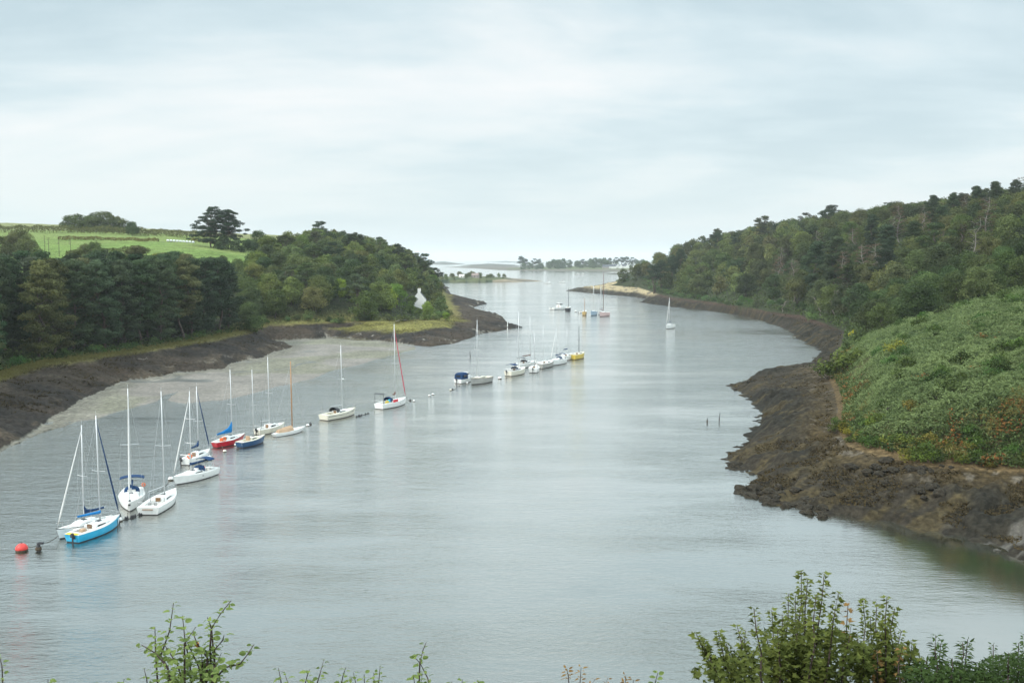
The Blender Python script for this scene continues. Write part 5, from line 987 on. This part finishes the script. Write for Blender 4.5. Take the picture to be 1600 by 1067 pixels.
BALE = mat_plain('wrapped_bale', (.74, .76, .77), .35, .08, 2)
for k in range(9):
    u = 265 + k * 4.9; D = 560; x = x_of(u, D); z = zat(x, D); nm = ['leftmost', 'second', 'third', 'fourth', 'middle', 'sixth', 'seventh', 'eighth', 'rightmost'][k]
    b = MB().lathe((0, 0, .62), [(.45, -.6), (.62, -.55), (.66, -.4), (.66, .4), (.62, .55), (.45, .6)], 14, axis='x').build('wrapped_bale', BALE, None, True); b.location = (x, D, z); tag(b, f'{nm} of the nine white wrapped bales in a row on the field' if 'most' in nm or nm == 'middle' else f'{nm} bale from the left in the row of white wrapped bales', 'hay bale', 'white bales in a row on the field')
for u, D, vt, lab in [(73, 475, 368, 'leftmost thin bare pole trunk rising before the bright field'), (79, 475, 371, 'second thin bare trunk rising before the bright field'), (95, 470, 369, 'third thin bare trunk rising before the bright field'), (113, 470, 373, 'rightmost thin bare trunk rising before the bright field')]:
    x = x_of(u, D); z = zat(x, D); h = at_depth(u, vt, D)[2] - z; root = empty('dead_tree', (x, D, z)); tag(root, lab, 'dead tree'); mb = MB().tube([(0, 0, -1), (.1, 0, h * .5), (0, .1, h)], [.14, .1, .04], 6)
    for k in range(12): an = rng.random() * 6.3; q = h * rng.uniform(.5, .97); mb.tube([(0, 0, q), (math.cos(an) * 1.1, math.sin(an) * 1.1, q + .1)], [.05, .02], 4)
    mb.build('trunk', BARK, root)
def driftwood(u, v, L, rz, label):
    x, y = on_land(u, v); mb = MB(); limb(mb, (-L / 2, 0, .15), (L / 2, .2, .3), .16, .07, .8, 7, 7); limb(mb, (L * .1, 0, .2), (L * .35, .7, .7), .07, .03, 1, 4, 5); limb(mb, (-L * .1, 0, .2), (L * .05, -.6, .5), .06, .03, 1, 4, 5); o = mb.build('driftwood', PALEBARK); o.location = (x, y, zat(x, y) + .25); o.rotation_euler = (0, 0, rz); tag(o, label, 'driftwood')
driftwood(222, 564, 3.2, -.2, 'pale driftwood branch on the dark left mud bank'); driftwood(1264, 473, 5.5, .8, 'bleached fallen branch on the right shore below the wood'); driftwood(628, 503, 5, .3, 'grey fallen log above the salt grass of the headland')
# ------------------------------------------------------------------ plants on the viewer's bank
SYC = mat_leaf('sycamore_leaf', (.016, .026, .007), (.165, .19, .045), .3, 6); SLOE = mat_leaf('round_leaf', (.06, .10, .03), (.26, .33, .10), .4, 6); LAUR = mat_leaf('dark_leaf', (.012, .024, .008), (.06, .095, .025), .2, 6); TWIG = mat_plain('twig_bark', (.075, .05, .045), .8, .3, 20, .3); BROWNL = mat_leaf('browned_leaf', (.10, .05, .02), (.28, .17, .06), .3, 6)
def shaped_leaves(P, Dr, Up, size, kind):
    if kind == 'palm': out = [(0, -.02), (.22, .02), (.50, -.02), (.34, .20), (.58, .42), (.24, .42), (.0, .95), (-.24, .42), (-.58, .42), (-.34, .20), (-.50, -.02), (-.22, .02)]
    elif kind == 'round': out = [(0, 0), (.28, .18), (.36, .48), (.22, .8), (0, 1.0), (-.22, .8), (-.36, .48), (-.28, .18)]
    else: out = [(0, 0), (.14, .25), (.16, .55), (0, 1), (-.16, .55), (-.14, .25)]
    O = np.array(out); n = len(P); k = len(O); S = np.cross(Dr, Up); S /= np.linalg.norm(S, axis=1, keepdims=True) + 1e-9; Nn = np.cross(S, Dr)
    sz = np.asarray(size).reshape(-1, 1, 1); V = P[:, None] + sz * (S[:, None] * O[None, :, :1] + Dr[:, None] * O[None, :, 1:] + Nn[:, None] * (-.35 * O[None, :, 1:] ** 2 + .25 * np.abs(O[None, :, :1])))
    c = P + (sz[:, 0] * .4) * Dr - Nn * sz[:, 0] * .05; V = np.concatenate([V, c[:, None]], 1); m = k + 1; idx = np.arange(k); tri = np.stack([idx, (idx + 1) % k, np.full(k, k)], 1)
    F = (np.arange(n)[:, None, None] * m + tri[None]).reshape(-1, 3); return V.reshape(-1, 3), F, m
def bush(name, label, stems, D0, leafsize, kind, mat, side=0, den=26, whorl=2, cat='bush', twig=TWIG, fill=None, spread=.05, leafstart=.25, rad=.008):
    """stems: list of pixel polylines sighted against the water; every stem stands at its own depth round D0."""
    base = at_depth(stems[0][0][0], 1067, D0); root = empty(name, (base[0], base[1], base[2] - 1.2)); tag(root, label, cat); ox = np.array([base[0], base[1], base[2] - 1.2]); P, Dr, Up, Sz, T = [], [], [], [], []
    for st in stems:
        D = D0 + rng.normal() * spread * D0; pts = [np.array(at_depth(u, v, D + rng.normal() * .04)) for u, v in st]; foot = pts[0] + np.array([rng.normal() * .05, 0, -1.1]); allp = [foot] + pts; L = sum(np.linalg.norm(b - a) for a, b in zip(allp[:-1], allp[1:]))
        MB().tube([p - ox for p in allp], [rad * (1.6 - 1.2 * i / (len(allp) - 1)) for i in range(len(allp))], 5).build('stem', twig, root)
        seg = [np.linalg.norm(b - a) for a, b in zip(allp[:-1], allp[1:])]; cum = np.concatenate([[0], np.cumsum(seg)]); n = int(den * L)
        for k in range(n):
            s_ = L * (leafstart + (1.0 - leafstart) * (k + .5) / n); i = min(np.searchsorted(cum, s_, side='right') - 1, len(seg) - 1); t = (s_ - cum[i]) / seg[i]; p = allp[i] * (1 - t) + allp[i + 1] * t; ax = (allp[i + 1] - allp[i]) / seg[i]; q0 = k * 1.57 + rng.random()
            for w_ in range(whorl):
                an = q0 + w_ * 2 * math.pi / whorl; d = np.array([math.cos(an), math.sin(an), rng.uniform(-.25, .4)]) + ax * .2; d /= np.linalg.norm(d); P.append(p + d * leafsize * .35 - ox); Dr.append(d); Up.append(ax + rng.normal(size=3) * .35); Sz.append(leafsize * rng.uniform(.6, 1.2)); T.append(.25 + .5 * (s_ / L) + rng.normal() * .2)
    if fill:
        for (u, v, ru, rv, n) in fill:
            for _ in range(n):
                a = rng.random() * 6.28; r = math.sqrt(rng.random()); d = rng.normal(size=3); d[2] = abs(d[2]) * .5; d /= np.linalg.norm(d); P.append(np.array(at_depth(u + ru * r * math.cos(a), v + rv * r * math.sin(a), D0 + rng.normal() * .35)) - ox); Dr.append(d); Up.append(np.array([0, 0, 1.0]) + rng.normal(size=3) * .4); Sz.append(leafsize * rng.uniform(.6, 1.2)); T.append(.35 + rng.normal() * .22)
    V, F, m = shaped_leaves(np.array(P), np.array(Dr), np.array(Up), Sz, kind); o = mesh_np('leaves', V, F, mat, root, tint=np.repeat(np.clip(T, 0, 1), m)); return root
def up_stems(tips, base_u, sway=10, base_v=1090):
    out = []
    for (u, v), bu in zip(tips, base_u): k = 4; out.append([(bu + (u - bu) * (i / k) ** .8 + (rng.normal() * sway * .25 if 0 < i < k else 0), base_v + (v - base_v) * i / k) for i in range(k + 1)])
    return out
tips = [(1088, 990), (1098, 1000), (1122, 987), (1152, 978), (1178, 950), (1206, 953), (1232, 928), (1222, 960), (1252, 892), (1262, 905), (1288, 896), (1310, 925), (1243, 930), (1275, 930), (1165, 985), (1135, 1005), (1195, 985), (1108, 1025), (1215, 985), (1300, 960), (1290, 985), (1330, 975), (1260, 965)]
bush('sycamore_sapling', 'tall leafy sycamore bush at the bottom right of the view', up_stems(tips, [1140, 1150, 1160, 1170, 1195, 1215, 1230, 1225, 1245, 1250, 1265, 1285, 1240, 1262, 1180, 1160, 1205, 1140, 1220, 1290, 1280, 1310, 1250]), 9.0, .062, 'palm', SYC, den=20, whorl=3, leafstart=.35,
     fill=[(1200, 1050, 95, 36, 900), (1290, 1035, 75, 50, 1100), (1240, 1000, 60, 30, 200), (1130, 1055, 50, 30, 200)])
tips = [(1348, 938), (1370, 942), (1386, 932), (1398, 950), (1360, 965), (1388, 970), (1338, 990), (1408, 985), (1375, 990), (1425, 1002), (1350, 1010), (1400, 1020)]
bush('sycamore_sapling', 'reddening sycamore bush right of the tallest one', up_stems(tips, [1362, 1370, 1380, 1385, 1368, 1380, 1355, 1392, 1375, 1410, 1355, 1398]), 9.3, .06, 'palm', SYC, den=20, whorl=3, leafstart=.35, fill=[(1385, 1042, 65, 36, 800)])
bush('browned_sapling', 'browned leafy sprays among the right bushes', up_stems([(1325, 945), (1410, 1010), (1230, 1015), (1370, 1015), (1345, 1045)], [1318, 1400, 1225, 1372, 1350]), 8.9, .06, 'palm', BROWNL, den=10, whorl=2, leafstart=.5)
tips = [(1462, 992), (1470, 1005), (1504, 1003), (1512, 998), (1488, 1028), (1448, 1030), (1530, 1038), (1440, 1045), (1475, 1040), (1500, 1045)]
bush('dark_shrub', 'dark green shrub with upright sprigs near the bottom right corner', up_stems(tips, [1460, 1468, 1500, 1508, 1485, 1452, 1525, 1442, 1475, 1500]), 8.6, .06, 'long', LAUR, den=26, whorl=4, leafstart=.35, fill=[(1470, 1056, 60, 24, 900)])
tips = [(1552, 1006), (1560, 1025), (1576, 1020), (1592, 1004), (1600, 990), (1540, 1045), (1585, 1035), (1612, 1000), (1625, 1010), (1568, 1042)]
bush('dark_shrub', 'dense dark evergreen shrub in the bottom right corner', up_stems(tips, [1556, 1560, 1575, 1590, 1602, 1545, 1585, 1610, 1622, 1570]), 8.3, .042, 'long', LAUR, den=36, whorl=4, leafstart=.35, fill=[(1580, 1050, 55, 28, 2600), (1500, 1062, 60, 16, 1000)])
bush('thorn_bush', 'sparse thorny bush with round leaves and crooked twigs at the bottom left', [[(272, 1085), (262, 1043), (243, 1020), (221, 1007)], [(262, 1043), (251, 1024), (265, 985), (271, 942)], [(243, 1020), (242, 980)], [(300, 1085), (297, 1040), (289, 1000), (285, 961)], [(288, 1005), (306, 979)], [(320, 1085), (310, 1040), (291, 1000)],
      [(330, 1050), (328, 1015), (330, 982), (345, 958), (361, 938)], [(330, 980), (324, 964)], [(324, 1027), (308, 1005), (301, 987)], [(322, 1085), (335, 1062), (352, 1042), (375, 1037), (388, 1020), (397, 1006)], [(331, 1050), (346, 1020)], [(335, 1015), (348, 1000), (350, 992)], [(290, 1085), (278, 1040), (256, 1005)], [(310, 1085), (316, 1040), (315, 1020)], [(305, 1085), (325, 1035), (333, 1015)]],
     7.4, .052, 'round', SLOE, den=30, whorl=1, leafstart=.45, rad=.007, spread=.02, fill=[(300, 1060, 45, 22, 110), (330, 1058, 30, 16, 50), (270, 1040, 35, 22, 40), (296, 1020, 22, 26, 40)])
x, y, z = at_depth(306, 1006, 7.35); V, F, m = shaped_leaves(np.array([[0, 0, .03]]), np.array([[.2, -.1, -1.0]]), np.array([[0, -1.0, .2]]), [.06], 'round'); o = mesh_np('autumn_leaf', V, F, mat_plain('orange_leaf', (.75, .30, .03), .6, .3, 30), tint=np.ones(len(V))); o.location = (x, y, z); tag(o, 'single orange leaf on the thorny bush at the bottom left', 'leaf')
def sprig(stems, label, D, **k): return bush('leafy_sprig', label, stems, D, k.pop('ls', .045), k.pop('kind', 'round'), k.pop('mat', SLOE), den=k.pop('den', 20), whorl=1, leafstart=k.pop('lst', .55), cat='sprig', spread=.02, rad=.005, **k)
sprig([[(232, 1085), (229, 1060), (225, 1043)], [(236, 1085), (235, 1062)], [(190, 1085), (194, 1060)]], 'low yellowish sprig left of the thorny bush', 7.5)
sprig([[(442, 1085), (438, 1058), (435, 1043)], [(456, 1085), (446, 1055)], [(473, 1085), (480, 1055), (484, 1045)], [(490, 1085), (500, 1052), (506, 1030)]], 'leafy sprigs right of the thorny bush', 7.4, den=24)
sprig([[(530, 1085), (536, 1055), (540, 1043)], [(560, 1085), (552, 1050)], [(585, 1085), (584, 1050)], [(590, 1085), (594, 1040)], [(570, 1085), (569, 1052)], [(545, 1085), (549, 1058)]], 'short leafy sprigs along the bottom edge', 7.5, den=26)
sprig([[(676, 1085), (668, 1058), (656, 1035), (647, 1025)], [(656, 1035), (661, 1015), (666, 1003)], [(650, 1085), (646, 1055)], [(655, 1085), (660, 1052)]], 'slender leaning sprig rising alone at the bottom centre', 7.4, den=22)
sprig([[(722, 1085), (722, 1060)], [(704, 1085), (706, 1064)], [(740, 1085), (748, 1064)]], 'low tips of a bush at the bottom centre', 7.5, den=26)
sprig([[(890, 1085), (888, 1055), (886, 1045)], [(905, 1085), (908, 1042)], [(915, 1085), (930, 1060)], [(940, 1085), (950, 1058)], [(975, 1085), (978, 1055)], [(985, 1085), (990, 1062)]], 'brownish narrow-leaved sprigs at the bottom edge right of centre', 7.6, kind='long', mat=BROWNL, den=34)
sprig([[(1020, 1085), (1024, 1065), (1028, 1050)]], 'single small sprig left of the sycamore bush', 7.6, den=26)
sprig([[(5, 1085), (3, 1040), (-2, 1020)], [(75, 1085), (75, 1060)], [(148, 1085), (150, 1066)]], 'faint sprig tips in the bottom left corner', 7.5)
# ------------------------------------------------------------------ sea air
hm = bpy.data.materials.new('sea_haze'); hm.use_nodes = True; t = hm.node_tree; t.nodes.clear()
pv = nd(t, 'ShaderNodeVolumePrincipled'); pv.inputs['Color'].default_value = (.93, .97, 1, 1); pv.inputs['Density'].default_value = 0.8e-4; pv.inputs['Anisotropy'].default_value = 0.2
o_ = nd(t, 'ShaderNodeOutputMaterial'); t.links.new(pv.outputs[0], o_.inputs['Volume'])
o = MB().box((0, 0, 60), (36000, 36000, 129)).build('haze', hm); o['kind'] = 'stuff'
